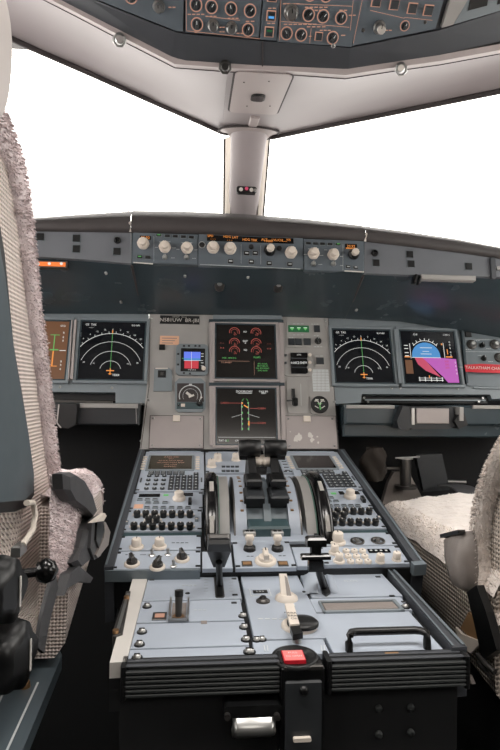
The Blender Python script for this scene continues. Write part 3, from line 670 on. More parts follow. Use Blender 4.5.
# primary flight displays
T = display('primary flight display glowing brown, partly hidden by the left seat back', (8, 321.5), (69, 322.2), (2, 379), (66, 380), 'e_brown'); g = G(T)
b = MB('e_tealdim'); b.rbox(*[g(.42, 0)[0], g(.62, 0)[0], g(0, .52)[1], g(0, .74)[1]], .0052, ZS, .006); T.part('sky_area', b)
b = MB('e_red'); b.rbox(*[g(.42, 0)[0], g(.62, 0)[0], g(0, .34)[1], g(0, .48)[1]], .0052, ZS, .006); T.part('ground_area', b)
b = MB('e_amber'); b.line([g(.78, .22), g(.78, .48)], .0035, ZS+.0004); b.line([g(.70, .22), g(.86, .22)], .002, ZS+.0004)
b.use('e_green'); b.line([g(.78, .48), g(.78, .76)], .0022, ZS+.0004); b.line([g(.71, .76), g(.86, .76)], .0016, ZS+.0004); b.line([g(.72, .5), g(.86, .5)], .003, ZS+.0004)
b.use('e_white'); b.line([g(.58, .49), g(.68, .49)], .0018, ZS+.0004); b.line([g(.88, .49), g(.98, .49)], .0018, ZS+.0004)
b.text('STD', *g(.90, .92), .008, ZS); 
for v in (.80, .72, .66, .30, .24, .17): b.text('8', *g(.92, v), .008, ZS)
b.text('1013', *g(.70, .12), .007, ZS); b.text('60', *g(.70, .62), .006, ZS); b.text('40', *g(.68, .38), .006, ZS); T.part('scale', b)
T = display('primary flight display with blue sky and magenta ground, on the right', (399.2, 332.4), (453.2, 332.4), (404.6, 383.5), (458.6, 384.6)); g = G(T)
wd = T.R[1]-T.R[0]
b = MB('e_sky'); cx, cy = g(.44, .49); pts = [(cx+wd*.26*math.cos(math.radians(a)), cy+wd*.03+wd*.26*math.sin(math.radians(a))) for a in range(0, 181, 12)]
b.poly(pts+[(cx-wd*.26, cy), (cx+wd*.26, cy)], .0052, ZS); T.part('sky_area', b)
b = MB('e_magenta'); b.poly([g(*p) for p in ((.36, .49), (.42, .43), (.70, .13), (.78, .02), (.985, .02), (.985, .47), (.70, .49))], .0052, ZS); b.use('e_pink'); b.poly([g(*p) for p in ((.22, .49), (.27, .36), (.40, .24), (.66, .12), (.42, .43), (.36, .49))], .0052, ZS+.0001)
T.part('ground_area', b)
b = MB('e_white')
b.arc(*g(.44, .53), wd*.285, 40, 140, .0014, ZS+.0004)
for a in range(45, 136, 15): s, c_ = math.sin(math.radians(a)), math.cos(math.radians(a)); x, y = g(.44, .53); b.line([(x+c_*wd*.28, y+s*wd*.28), (x+c_*wd*.33, y+s*wd*.33)], .0016, ZS+.0004)
b.line([g(.17, .49), g(.70, .49)], .0014, ZS+.0006); b.line([g(.34, .56), g(.54, .56)], .0014, ZS+.0006); b.line([g(.38, .61), g(.50, .61)], .0012, ZS+.0006); b.line([g(.34, .68), g(.56, .68)], .0016, ZS+.0006)
b.line([g(.25, .06), g(.70, .06)], .0016, ZS+.0006); b.line([g(.25, .10), g(.70, .10)], .0010, ZS+.0006)
for u in (.27, .37, .48, .58, .68): b.line([g(u, .04), g(u, .12)], .0018, ZS+.0006)
b.text('CLB', *g(.28, .94), .0075, ZS); b.text('1 FD 2', *g(.86, .94), .0075, ZS)
for v in (.52, .58, .66, .72): b.line([g(.05, v), g(.12, v)], .0020, ZS+.0004)
b.line([g(.155, .47), g(.155, .76)], .0014, ZS+.0004); b.line([g(.78, .49), g(.78, .78)], .0014, ZS+.0004)
for v in (.80, .74, .68, .60, .54): b.text('0', *g(.90, v), .008, ZS)
for v in (.40, .33, .26, .19): b.text('0', *g(.96, v), .008, ZS+.0005)
T.part('scale', b)
b = MB('e_amber'); b.line([g(.04, .50), g(.14, .50)], .003, ZS+.0006); b.line([g(.80, .51), g(.92, .51)], .0034, ZS+.0006); b.line([g(.84, .56), g(.84, .66)], .0022, ZS+.0006); b.line([g(.45, .10), g(.45, .15)], .0024, ZS+.0008); b.line([g(.75, .74), g(.75, .77)], .004, ZS+.0008); T.part('pointer', b)
b = MB('e_pink'); 
for v in (.42, .36, .30): b.text('300', *g(.80, v), .0085, ZS+.0006)
T.part('readout', b); b = MB('e_brown'); b.box(g(.04, 0)[0], g(.17, 0)[0], g(0, .18)[1], g(0, .44)[1], .0052, ZS); T.part('speed_tape', b)
# engine and system displays
T = display('upper centre display showing two columns of red engine dials', (216, 326), (274, 326), (216.3, 378.5), (275.5, 378.5), 'screen_ew', bz='panel_warm'); g = G(T); wd = T.R[1]-T.R[0]
b = MB('e_red')
for u in (.31, .68):
    for v, a0 in ((.86, -20), (.655, 0), (.50, -15)):
        x, y = g(u, v); b.arc(x, y, wd*.085, a0, 190, .0014, ZS); b.arc(x, y, wd*.055, -20, 200, .0007, ZS); b.line([(x, y), (x+wd*.05*(1 if u > .4 else .3), y-wd*.03)], .0010, ZS)
        b.text('0.0', x+.002, y-wd*.045, .0065, ZS)
for u, s in ((.10, .65), (.90, .65)): b.text('-- --', *g(u, s), .0075, ZS); b.text('x x', *g(u, .56), .009, ZS)
T.part('dial', b, label='red engine dials')
b = MB('e_white'); b.text('N1', *g(.495, .87), .0075, ZS); b.text('EGT', *g(.495, .69), .0075, ZS); b.text('N2', *g(.495, .52), .0075, ZS); b.text('%', *g(.495, .65), .0065, ZS); T.part('dial_caption', b)
b = MB('e_green'); b.text('FOB : 4690 KG', *g(.22, .365), .0062, ZS); b.text('FLAPS', *g(.69, .385), .0075, ZS)
for i, t in enumerate(('APU AVAIL', 'SEAT BELTS', 'NO SMOKING', 'ENG A.ICE')): b.text(t, *g(.78, .265-.042*i), .0058, ZS, ax='LEFT' if False else 'CENTER')
b.use('e_legend'); b.text('T.O INHIBIT', *g(.17, .28), .0056, ZS); b.line([g(.04, .31), g(.56, .31)], .0005, ZS); b.line([g(.64, .31), g(.64, .06)], .0005, ZS); T.part('memo_text', b, label='small green memo lines')
T = display('lower centre display showing a red and green door diagram', (216.5, 389.5), (274.5, 389.5), (217, 444.5), (276.5, 444.5), 'screen_ew', bz='panel_warm', bw=.011); g = G(T)
b = MB('e_white'); b.text('DOOR/OXY', *g(.47, .95), .0085, ZS); b.line([g(.36, .92), g(.60, .92)], .001, ZS); b.text('OXY PSI', *g(.80, .955), .0070, ZS); b.text('1850', *g(.80, .925), .0070, ZS)
b.line([g(.25, .475), g(.42, .53)], .0005, ZS); b.line([g(.72, .475), g(.55, .53)], .0005, ZS); b.line([g(.42, .24), g(.42, .76)], .0006, ZS); b.line([g(.54, .24), g(.54, .76)], .0006, ZS); T.part('outline', b)
b = MB('e_green')
for u in (.43, .53):
    for v in (.74, .67, .56, .45, .36, .27): b.box(g(u-.009, 0)[0], g(u+.009, 0)[0], g(0, v-.017)[1], g(0, v+.017)[1], .0052, ZS+.0002)
b.line([g(.46, .82), g(.43, .78)], .001, ZS); b.line([g(.50, .82), g(.53, .78)], .001, ZS); b.text('-12', *g(.17, .06), .007, ZS)
T.part('door_symbol', b)
b = MB('e_red')
for x0, x1, v, tx in ((.20, .41, .735, .13), (.56, .70, .64, .76), (.56, .70, .375, .76)): b.line([g(x0, v), g(x1, v)], .0009, ZS+.0003); b.text('CABIN', *g(tx, v), .0075, ZS+.0003)
b.use('e_amber'); b.line([g(.54, .33), g(.54, .41)], .0035, ZS+.0004); b.line([g(.46, .70), g(.53, .65)], .003, ZS+.0004); b.line([g(.43, .72), g(.43, .75)], .0035, ZS+.0004); T.part('warning_line', b)
b = MB('e_white'); b.text('TAT -2', *g(.10, .06), .007, ZS); b.text('G.W', *g(.34, .06), .006, ZS); b.line([g(.02, .12), g(.98, .12)], .0005, ZS); T.part('status_text', b)
# frame strip round centre displays, vertical pipes
b = MB('panel_warm')
for pl in (((211.5, 321.5), (211.8, 446)), ((280.5, 322), (283.5, 446))): b.line([FM.P(*p) for p in pl], .012, .009, .006)
b.use('under_dark'); b.line([FM.P(209, 322), FM.P(283, 322.5)], .008, .011, .008); b.line([FM.P(209, 385.3), FM.P(284, 385.3)], .009, .011, .008)
b.use('bezel_blue'); b.line([FM.P(213, 318.6), FM.P(281, 319)], .012, .013, .010)
IP.part('display_surround', b)
b = MB('panel_warm'); b.line([FM.P(76.5, 322), FM.P(72.5, 381)], .006, .016, .012); b.line([FM.P(73, 322), FM.P(69.5, 381)], .003, .014, .012); IP.part('divider', b, label='pale vertical strip')
b = MB('bezel_blue'); b.line([FM.P(393.5, 331), FM.P(398.5, 385)], .008, .016, .012); IP.part('divider', b)
b = MB('under_dark'); b.line([FM.P(461, 332), FM.P(465.5, 384)], .006, .012, .012); IP.part('divider', b)
for p in ((457.5, 388.5), (400, 388), (391.5, 388)): IP.part('screw', screw_mesh(.004, 'metal'), (*FM.P(*p), 0))

def mini(name, label, cat, c, quad, m, t=.004, r=.004):
    T = Th(name, label, cat, FM, h=.003, px=c); x0, x1, y0, y1 = T.rect(*quad); T.R = (x0, x1, y0, y1)
    b = MB(m); b.rbox(x0, x1, y0, y1, 0, t, r); T.part('plate', b); return T
# registration placard
T = Th('registration_placard', 'black placard with white letters at the top left of the centre panel', 'placard', FM, h=.003, px=(179.5, 319.8))
x0, x1, y0, y1 = T.rect((160, 315.3), (199.5, 316.5), (160, 323.6), (199.5, 324.6)); b = MB('black'); b.box(x0, x1, y0, y1, 0, .002, .0005); T.part('plate', b)
b = MB('white'); b.text('N581UW  BR-JBI', 0, -.0025, .0155, .0026); b.text('AIRCRAFT    SELCAL', 0, .0075, .0045, .0026); T.part('lettering', b)
T = Th('checklist_label', 'small pale orange label under the black placard', 'label', FM, h=.003, px=(169.5, 340.3)); b = MB('orange_label'); b.box(*T.span(160, 336, 179, 344.8), 0, .001); b.use('leather')
for i in range(3): a = T.span(162, 338+i*2.4, 177-i*2, 338.7+i*2.4); b.box(*a, .001, .0012)
T.part('sticker', b)
T = mini('push_button', 'lone small black button below the pale orange label', 'button', (162.5, 347.3), ((159.3, 345), (165, 345), (159.3, 350), (165, 350)), 'black', .005, .001)
# small cream hinged panel with black square
T = Th('switch_panel', 'small grey plate with one dark square switch left of the round compass gauge', 'switch panel', FM, h=.003, px=(163.5, 379))
b = MB('bezel_blue'); b.poly([T.L(*p) for p in ((154.5, 368), (168.5, 368), (172, 371), (172, 391.5), (153.5, 391.5))], 0, .004); b.use('cream'); b.line([T.L(155.5, 369), T.L(168, 369)], .003, .006); T.part('plate', b)
b = MB('black'); b.box(*T.span(158, 371, 166, 378), .004, .007, .001); b.use('metal_dark'); b.box(*T.span(160.5, 373, 163.5, 376), .007, .0075); T.part('switch', b)
# standby attitude display
T = Th('standby_attitude_display', 'small square blue-over-red attitude display on the centre panel', 'display', FM, h=.003, px=(192, 360.5))
x0, x1, y0, y1 = T.span(176, 345, 208, 376)
b = MB('bezel_blue'); b.rbox(x0, x1, y0, y1, 0, .008, .012); b.use('black'); b.rbox(*T.span(180.8, 349.5, 205, 372.5), .008, .0088, .002); T.part('bezel', b)
a = T.span(184, 353, 200.5, 361.5); b = MB('e_isisblue'); b.box(a[0], a[1], a[2], a[3], .0088, .0094); b.use('e_sky'); b.box(a[0], a[1], a[2], a[2]+.006, .0088, .0095); T.part('sky_area', b)
a = T.span(184.5, 362, 198.5, 369.5); b = MB('e_isisred'); b.box(*a, .0088, .0094); T.part('ground_area', b)
b = MB('e_white'); b.line([T.L(184, 361.7), T.L(203, 361.7)], .001, .0098); b.line([T.L(191.5, 353), T.L(191.5, 370)], .0008, .0098); b.text('STD 1013', *T.L(192, 371), .005, .0094)
for y in (355, 357.5, 364, 367): b.line([T.L(201, y), T.L(203.5, y)], .0014, .0096)
b.use('e_green'); b.line([T.L(182, 359.5), T.L(183.5, 359.5)], .002, .0096); T.part('scale', b)
T.part('knob', knob_mesh(.006, .009, 'cream', 0, 'cream', 2), (*T.L(203.5, 370), .008))
for x, y in ((184, 347), (189, 347), (195.5, 347), (199.5, 347), (178.3, 355), (178.3, 365.5), (184, 374), (190, 374.5)):
    b = MB('key_dark'); q = T.L(x, y); b.box(q[0]-.0028, q[0]+.0028, q[1]-.0025, q[1]+.0025, .008, .010, .0006); T.part('button', b)
# RMI gauge
T = Th('compass_gauge', 'round compass gauge with white arc and pointer in a square case', 'gauge', FM, h=.003, px=(190, 395))
b = MB('bezel_blue'); b.poly([T.L(*p) for p in ((179, 379), (201, 379), (205.5, 383), (205.5, 409), (202, 412.5), (178, 412.5), (175, 409), (175, 383))], 0, .006); b.use('rubber'); b.poly([T.L(*p) for p in ((177.2, 384), (203.6, 384), (203.8, 402.5), (177.2, 402.5))], .006, .0066); b.use('teal'); b.box(*T.span(176.8, 403, 203.5, 409.5), .006, .008, .001); T.part('case', b)
cx, cy = T.L(190.3, 396.5)
b = MB('legend'); b.arc(cx, cy, .0295, -20, 200, .0024, .0072, 28); b.arc(cx, cy, .020, -30, 210, .0008, .0072, 24); b.line([(cx, cy+.028), (cx, cy+.034)], .008, .0074); T.part('dial', b)
b = MB('white'); b.line([(cx-.011, cy+.009), (cx+.004, cy-.002)], .007, .0085); b.line([(cx-.004, cy-.004), (cx+.010, cy+.002)], .005, .0087); b.poly([(cx+.026, cy-.010), (cx+.033, cy-.004), (cx+.028, cy-.001)], .007, .009); T.part('pointer', b)
T.part('knob', knob_mesh(.008, .014, 'black', 1.1, 'legend', 0), (*T.L(199.5, 404), .006)); T.part('knob', knob_mesh(.003, .005, 'black', 0, 'legend', 2), (*T.L(178.7, 406), .006))
b = MB('cream'); a = T.span(181, 404.5, 185, 407.5); b.box(*a, .008, .0085); T.part('window', b)
# cover plates
for quad, lb, clip, worn in ((((150.5, 416), (203.3, 416.5), (149.5, 448.3), (203, 448.3)), 'plain pinkish-grey cover plate left of the lower centre display', (176.5, 419), 0),
                      (((285, 416.5), (335, 416.5), (286.5, 449), (337.5, 449)), 'scuffed grey cover plate with worn white patches right of the lower centre display', (306.5, 419.5), 1)):
    T = Th('cover_plate', lb, 'cover', FM, h=.003, px=((quad[0][0]+quad[3][0])/2, 432)); x0, x1, y0, y1 = T.rect(*quad)
    b = MB('rubber'); b.box(x0-.002, x1+.002, y0-.002, y1+.002, 0, .001)
    b.use('panel_warm'); b.box(x0, x1, y0, y1, 0, .004, .0008)
    if worn:
        b.use('white'); rr = random.Random(3)
        for cx_, cy_, s in ((299, 437, .016), (310, 436, .013), (296, 440, .011), (312, 440, .010), (318, 443, .005), (317, 437, .004), (290, 432, .003)):
            q = T.L(cx_, cy_); n = 11; b.poly([(q[0]+s*.7*math.cos(2*math.pi*i/n)*rr.uniform(.45, 1.1), q[1]+s*.75*math.sin(2*math.pi*i/n)*rr.uniform(.4, 1.1)) for i in range(n)], .004, .0043)
    T.part('plate', b)
    b = MB('cream'); b.box(*T.span(clip[0]-3.5, clip[1]-3, clip[0]+3.5, clip[1]+3), .004, .009, .001); T.part('latch', b)
    for p in ((quad[0][0]+3, quad[0][1]+2.5), (quad[1][0]-3, quad[1][1]+2.5), (quad[2][0]+3, quad[2][1]-3), (quad[3][0]-3, quad[3][1]-3)): T.part('screw', screw_mesh(.003, 'metal'), (*T.L(*p), .004))
# landing gear lights and autobrake
T = mini('landing_gear_panel', 'grey panel with three green gear lights and dark square autobrake buttons', 'switch panel', (306, 335), ((286.5, 322), (324, 322.5), (287, 348), (325, 348)), 'panel_grey', .002, .003)
b = MB('e_greendim'); b.box(*T.span(288.2, 326, 308.8, 332.5), .002, .005, .001); b.use('e_green')
for x in (291.8, 298.5, 305): q = T.L(x, 329.6); b.poly([(q[0]-.006, q[1]+.003), (q[0]+.006, q[1]+.003), (q[0], q[1]-.005)], .005, .0055)
b.use('e_white')
for x in (291.8, 298.5, 305): q = T.L(x, 328.6); b.box(q[0]-.005, q[0]+.005, q[1]-.0003, q[1]+.0012, .0055, .0058)
T.part('gear_light', b, label='three green triangular gear lights')
for x0_, x1_, y0_, y1_ in ((313.8, 319.5, 326, 332.5), (288, 294.3, 339, 345.5), (295, 301.5, 339, 345.5), (303.5, 310.5, 339, 345.5)): b = MB('key_dark'); b.box(*T.span(x0_, y0_, x1_, y1_), .002, .006, .001); T.part('button', b)
T.part('knob', knob_mesh(.0085, .014, 'black', 1.15, 'legend', 1), (*T.L(317.8, 341.5), .002), rz=.3)
for x, y, w_, n in ((298, 324.2, 12, 3), (314.5, 324.5, 8, 3), (298, 335.2, 12, 3), (291, 338, 5, 2), (316, 336, 6, 2), (318, 347, 9, 3)): tiny_marks(T, x, y, w_, n, 'legend', .0028)
T = mini('terrain_switch', 'single dark square switch below the gear lights panel', 'switch', (319.5, 361), ((314.5, 355), (325, 355), (314, 367), (325, 367)), 'panel_grey', .002, .003)
b = MB('key_dark'); b.box(*T.span(316, 358, 323.5, 364.5), .002, .006, .001); T.part('button', b); tiny_marks(T, 319, 356.3, 9, 2, 'legend', .0028)
# clock
T = Th('panel_clock', 'digital clock with dark windows and white knobs on a rounded plate', 'clock', FM, h=.003, px=(297, 364))
b = MB('panel_grey'); b.rbox(*T.span(283, 350.5, 312, 376.5), 0, .004, .013); b.use('rubber'); T.part('plate', b)
b = MB('key_dark'); b.poly([T.L(*p) for p in ((290, 353.5), (307, 353.5), (306, 374.5), (291, 374.5))], .004, .007)
b.use('glass_dark'); b.rbox(*T.span(290, 354, 307, 358.5), .007, .009, .003); b.rbox(*T.span(290, 360, 307, 367.5), .007, .0095, .004); b.rbox(*T.span(290.5, 369, 307, 374), .007, .009, .003); T.part('body', b)
b = MB('e_white'); b.text('0:00', *T.L(292.8, 364), .009, .010); b.text('12:04', *T.L(299, 364), .011, .010); b.text('30', *T.L(304.7, 363.8), .009, .010); b.text('UTC', *T.L(298.5, 356), .006, .0095); T.part('digits', b)
for y in (356, 363.5, 371): T.part('knob', knob_mesh(.0048, .007, 'cream', 0, 'cream', 2), (*T.L(309.2, y), .004))
for y in (356, 363.5): T.part('button', button_mesh(.006, .006, .005, 'key_dark'), (*T.L(285.3, y), .004))
# gear lever
T = Th('gear_lever_panel', 'vertical rounded plate with a black gear lever in its slot', 'lever panel', FM, h=.003, px=(297, 395))
b = MB('panel_grey'); b.rbox(*T.span(287, 378.5, 307.5, 414), 0, .003, .012); b.use('black'); b.box(*T.span(291.5, 389, 295, 405), .003, .0036); b.use('legend'); b.line([T.L(300.5, 384), T.L(301, 406)], .0012, .0036); T.part('plate', b)
b = MB('black'); q = T.L(293, 402); b.box(q[0]-.004, q[0]+.004, q[1]-.01, q[1]+.034, .003, .012, .001); b.T = Matrix.Translation((q[0]+.004, q[1]-.003, .012)); b.lathe([(.011, -.006), (.0125, 0), (.011, .006)], 20, axis='x'); T.part('lever', b)
b = MB('black'); b.tube([(q[0], q[1]+.002, .01), (q[0]-.012, q[1]-.004, .03), (q[0]-.022, q[1]-.006, .034)], .0022, 8); T.part('latch', b)
# conversion placard grid
T = Th('number_placard', 'small white grid placard above the round brake gauge', 'placard', FM, h=.003, px=(320.5, 380)); b = MB('legend'); b.box(*T.span(312.5, 369.5, 329, 391.5), 0, .001); b.use('leather')
for i in range(7): y = 372.5+i*2.8; b.line([T.L(313, y), T.L(328.5, y)], .0005, .0014)
for x in (317, 321, 325): b.line([T.L(x, 370), T.L(x, 391)], .0005, .0014)
T.part('card', b)
# brake pressure gauge
T = Th('brake_gauge', 'round black brake gauge with white and green needles', 'gauge', FM, h=.003, px=(319.3, 405.2)); x, y = 0, 0
b = MB('panel_grey'); b.rbox(*T.span(310, 395.5, 328.5, 414.5), 0, .004, .009); T.part('plate', b)
b = MB('black'); b.lathe([(.0245, .004), (.0245, .008), (.022, .008), (.022, .006)], 30); b.cyl(0, 0, .022, .004, .0062, 30); T.part('case', b)
b = MB('white')
for sx in (-1, 1):
    b.arc(sx*.010, .002, .0085, 60 if sx > 0 else -20, 200 if sx > 0 else 120, .0022, .0068, 10); b.line([(sx*.004, -.010), (sx*.014, -.004)], .0022, .0068); b.line([(sx*.003, .013), (sx*.012, .014)], .003, .0068)
b.use('e_green'); b.line([(0, -.002), (.001, -.014)], .003, .0070); b.line([(0, 0), (-.006, .004)], .0016, .0070); b.line([(0, 0), (.006, .004)], .0016, .0070); T.part('needle', b)
# right side audio panel and red tag
T = Th('loudspeaker_panel', 'knob panel with metal rimmed knobs at the right edge of the instrument panel', 'control panel', FM, px=(485, 352))
b = MB('panel_blue_dark'); b.poly([T.L(*p) for p in ((462.5, 330.5), (560, 342), (566, 390), (466.5, 386))], 0, .003); b.use('legend'); b.line([T.L(465, 339.5), T.L(520, 341)], .0008, .0036); b.line([T.L(465, 352), T.L(520, 352.5)], .0008, .0036); T.part('plate', b)
b = MB('black'); b.box(*T.span(464.3, 332.5, 470.5, 337.5), .003, .007, .001); T.part('button', b)
for x, y, k in ((471, 345, 0), (481.5, 346, 1), (494, 345, 0), (510, 346, 0), (483, 359, 1), (498.5, 358, 0), (512, 359, 1)):
    if k: T.part('knob', knob_mesh(.0075, .012, 'black', 0, 'legend', 1), (*T.L(x, y), .003))
    else:
        q = T.L(x, y); b = MB('metal_dark'); b.lathe([(.015, .003), (.0145, .007), (.011, .008)], 22, (q[0], q[1], 0)); b.use('metal'); b.lathe([(.0075, .008), (.007, .016), (.005, .018)], 18, (q[0], q[1], 0)); T.part('dial', b)
for x, y, w_ in ((468, 350, 6), (476, 341, 7), (488, 349, 5), (479, 356, 4), (490, 362, 5)): tiny_marks(T, x, y, w_, 3, 'legend', .0038)
T = Th('warning_ribbon', 'bright red ribbon with white lettering at the right edge of the instrument panel', 'ribbon', FM, h=.012, px=(485, 368.5))
b = MB('red_tag'); pts = [(464.5, 364.8), (480, 364), (500, 364.5), (540, 366)]; p2 = [(465.5, 371.8), (480, 372.8), (500, 373), (540, 374)]
A = [Vector((*T.L(*p), .002*math.sin(i*2))) for i, p in enumerate(pts)]; B = [Vector((*T.L(*p), .002*math.sin(i*2)+.001)) for i, p in enumerate(p2)]
b.surf([A, B]); b.surf([[p+Vector((0, 0, -.001)) for p in B], [p+Vector((0, 0, -.001)) for p in A]]); T.part('cloth', b)
b = MB('white'); q = T.L(483.5, 368.6); b.T = Matrix.Rotation(-.02, 4, 'Z'); b.text('TALKATHAM CHAR', q[0], q[1], .0125, .004); b.text('==', q[0]-.068, q[1], .010, .004); T.part('lettering', b)

# under-panel structures
FT = FY(1.47)
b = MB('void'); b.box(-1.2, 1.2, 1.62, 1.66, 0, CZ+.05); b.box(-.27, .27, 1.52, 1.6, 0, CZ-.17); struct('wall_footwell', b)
T = Th('tray_table', 'stowed dark tray under the left displays with a pale top edge', 'tray table', FT, px=(88, 412))
b = MB('dark_grey'); b.box(*T.span(-20, 403.5, 139, 425), -.10, 0, .004); b.use('panel_grey'); b.box(*T.span(80, 403.5, 138, 408), 0, .006, .001); T.part('panel', b)
b = MB('rib_black'); b.poly([T.L(*p) for p in ((62, 404), (80, 404), (78, 424), (70, 428), (60, 424))], 0, .03); b.use('metal'); b.line([T.L(62, 404), T.L(60, 422)], .003, .032); b.line([T.L(60, 422), T.L(64, 427)], .003, .032); b.line([T.L(54, 405), T.L(53, 424)], .002, .01); b.line([T.L(136, 406), T.L(136.5, 424)], .0015, .002, .002); T.part('latch', b)
T = Th('tray_table', 'stowed blue-black tray under the right displays with a metal faced latch box', 'tray table', FT, px=(410, 415))
b = MB('under_dark'); b.box(*T.span(345, 405, 400, 425), -.08, .0, .006); b.box(*T.span(448, 406, 540, 426), -.08, 0, .006); b.box(*T.span(345, 424, 540, 438), -.1, -.02, .004)
b.use('panel_grey'); b.box(*T.span(346, 405, 394, 408.5), 0, .006, .001); b.box(*T.span(472, 405.5, 540, 409), 0, .006, .001); T.part('panel', b)
b = MB('dark_grey'); b.poly([T.L(*p) for p in ((399, 406), (405, 406), (408, 426), (404, 430), (395, 428), (393, 420))], -.02, .03); b.poly([T.L(*p) for p in ((406, 406.5), (450, 406.5), (452, 426), (444, 428.5), (408, 428.5))], -.02, .025)
b.use('panel_warm'); b.box(*T.span(412, 408, 444, 423), .025, .032, .002); b.use('metal'); b.box(*T.span(407.5, 408, 410.5, 424), .025, .030); T.part('latch_box', b)
b = MB('panel_grey'); b.box(*T.span(452, 406.5, 456, 420), .0, .045, .001); b.use('rib_black'); b.poly([T.L(*p) for p in ((456, 408), (461, 424), (452, 428), (448, 420))], 0, .04); T.part('lever', b)
# right rudder pedals
FPd = FY(1.5)
S8 = .75
T = Th('rudder_pedal', 'metal rudder pedal post on a round base in front of the right seat', 'pedal', FPd, px=(405.5, 470))
b = MB('metal_dark'); b.lathe([(.015, -.045), (.015, .035)], 20, axis='y'); b.lathe([(.030, -.050), (.030, -.042)], 22, axis='y'); T.part('post', b)
b = MB('metal'); b.tube([(-.032, .034, .01), (.036, .037, .01)], .0025, 8); b.lathe([(.020, .030), (.020, .034)], 22, axis='y'); T.part('crossbar', b)
b = MB('leather'); b.poly([(-.055, -.10), (.07, -.10), (.035, -.035), (.022, -.01), (-.022, -.01), (-.038, -.04)], -.05, -.03); T.part('foot_plate', b)
b = MB('metal_dark'); b.box(-.08, -.012, .0, .006, -.02, -.01); T.part('bracket', b)
T = Th('fabric_bag', 'crumpled dim brown cloth pouch beside the pedal post', 'bag', FPd, px=(374, 462))
b = MB('bag_brown'); g = []
for k in range(9):
    a = k/8; g.append([( (.020+.016*math.sin(a*3.1))*math.cos(t)*(1+.2*math.sin(3*t+k)), -.05+.09*a, .02*math.sin(t)*(1+.3*math.cos(4*t-k))) for t in [2*math.pi*i/18 for i in range(18)]])
b.surf(g, close=True); T.part('cloth', b)
T = Th('footwell_panel', 'dark angled panel in the footwell behind the right pedal post', 'panel', FPd, h=-.02, px=(435, 465))
b = MB('dark_grey'); b.poly([T.L(*p) for p in ((416, 455), (442, 454), (450, 490), (424, 492))], -.02, 0); T.part('plate', b)
# ------------------------------------------------------------------ pedestal bodies
T = Th('pedestal', 'front pedestal body between the seats with dark blue-grey side rims', 'pedestal', FF)
b = MB('rib_black'); b.poly([FF.P(*p) for p in ((143, 452), (337, 452.5), (412, 566), (112, 570.5))], -.07, -.004); T.part('body', b)
def rim(T, pts_out, pts_in, m, h0, h1, name='rim', label=None):
    b = MB(m); b.poly([T.L(*p) for p in pts_out]+[T.L(*p) for p in pts_in[::-1]], h0, h1); T.part(name, b, label=label)
rim(T, [(139.5, 452), (104, 573)], [(145.5, 452), (113.5, 572)], 'frame_dark', -.09, .010)
rim(T, [(344, 452.5), (424, 568)], [(337, 452.5), (412.5, 566)], 'frame_dark', -.09, .010)
for p_, q_, w_, h_, t_ in (((141.5, 454), (106, 571), .003, .0115, .0015), ((341.5, 454), (421, 566.5), .004, .0115, .0015), ((412, 569.5), (424.5, 568.5), .012, .0115, .02), ((105, 572.5), (200, 571.8), .004, .004, .02)):
    b = MB('panel_blue_dark'); b.line([T.L(*p_), T.L(*q_)], w_, h_, t_); T.part('edge_strip', b)

def fpanel(name, label, cat, quad, c=None, fr=FF, m='panel_blue', t=.004, group=None, screws=True, h=0):
    cx = sum(p[0] for p in quad)/4; cy = sum(p[1] for p in quad)/4
    T = Th(name, label, cat, fr, h=h, px=(cx, cy), group=group); x0, x1, y0, y1 = T.rect(*quad); g = .0008; x0 += g; x1 -= g; y0 += g; y1 -= g; T.R = (x0, x1, y0, y1)
    b = MB(m); b.box(x0, x1, y0, y1, -.0035, t, .0008); T.part('plate', b)
    if screws:
        for u in (x0+.004, x1-.004):
            for v in (y0+.005, y1-.005): T.part('fastener', shared(('fs',), lambda: MB('black').box(-.004, .004, -.0022, .0022, 0, .0012, .0003)), (u, v, t))
    return T
def grid(T, x0, x1, y0, y1, nx, ny):   # local grid positions
    return [(x0+(x1-x0)*(i+.5)/nx, y0+(y1-y0)*(j+.5)/ny) for j in range(ny) for i in range(nx)]

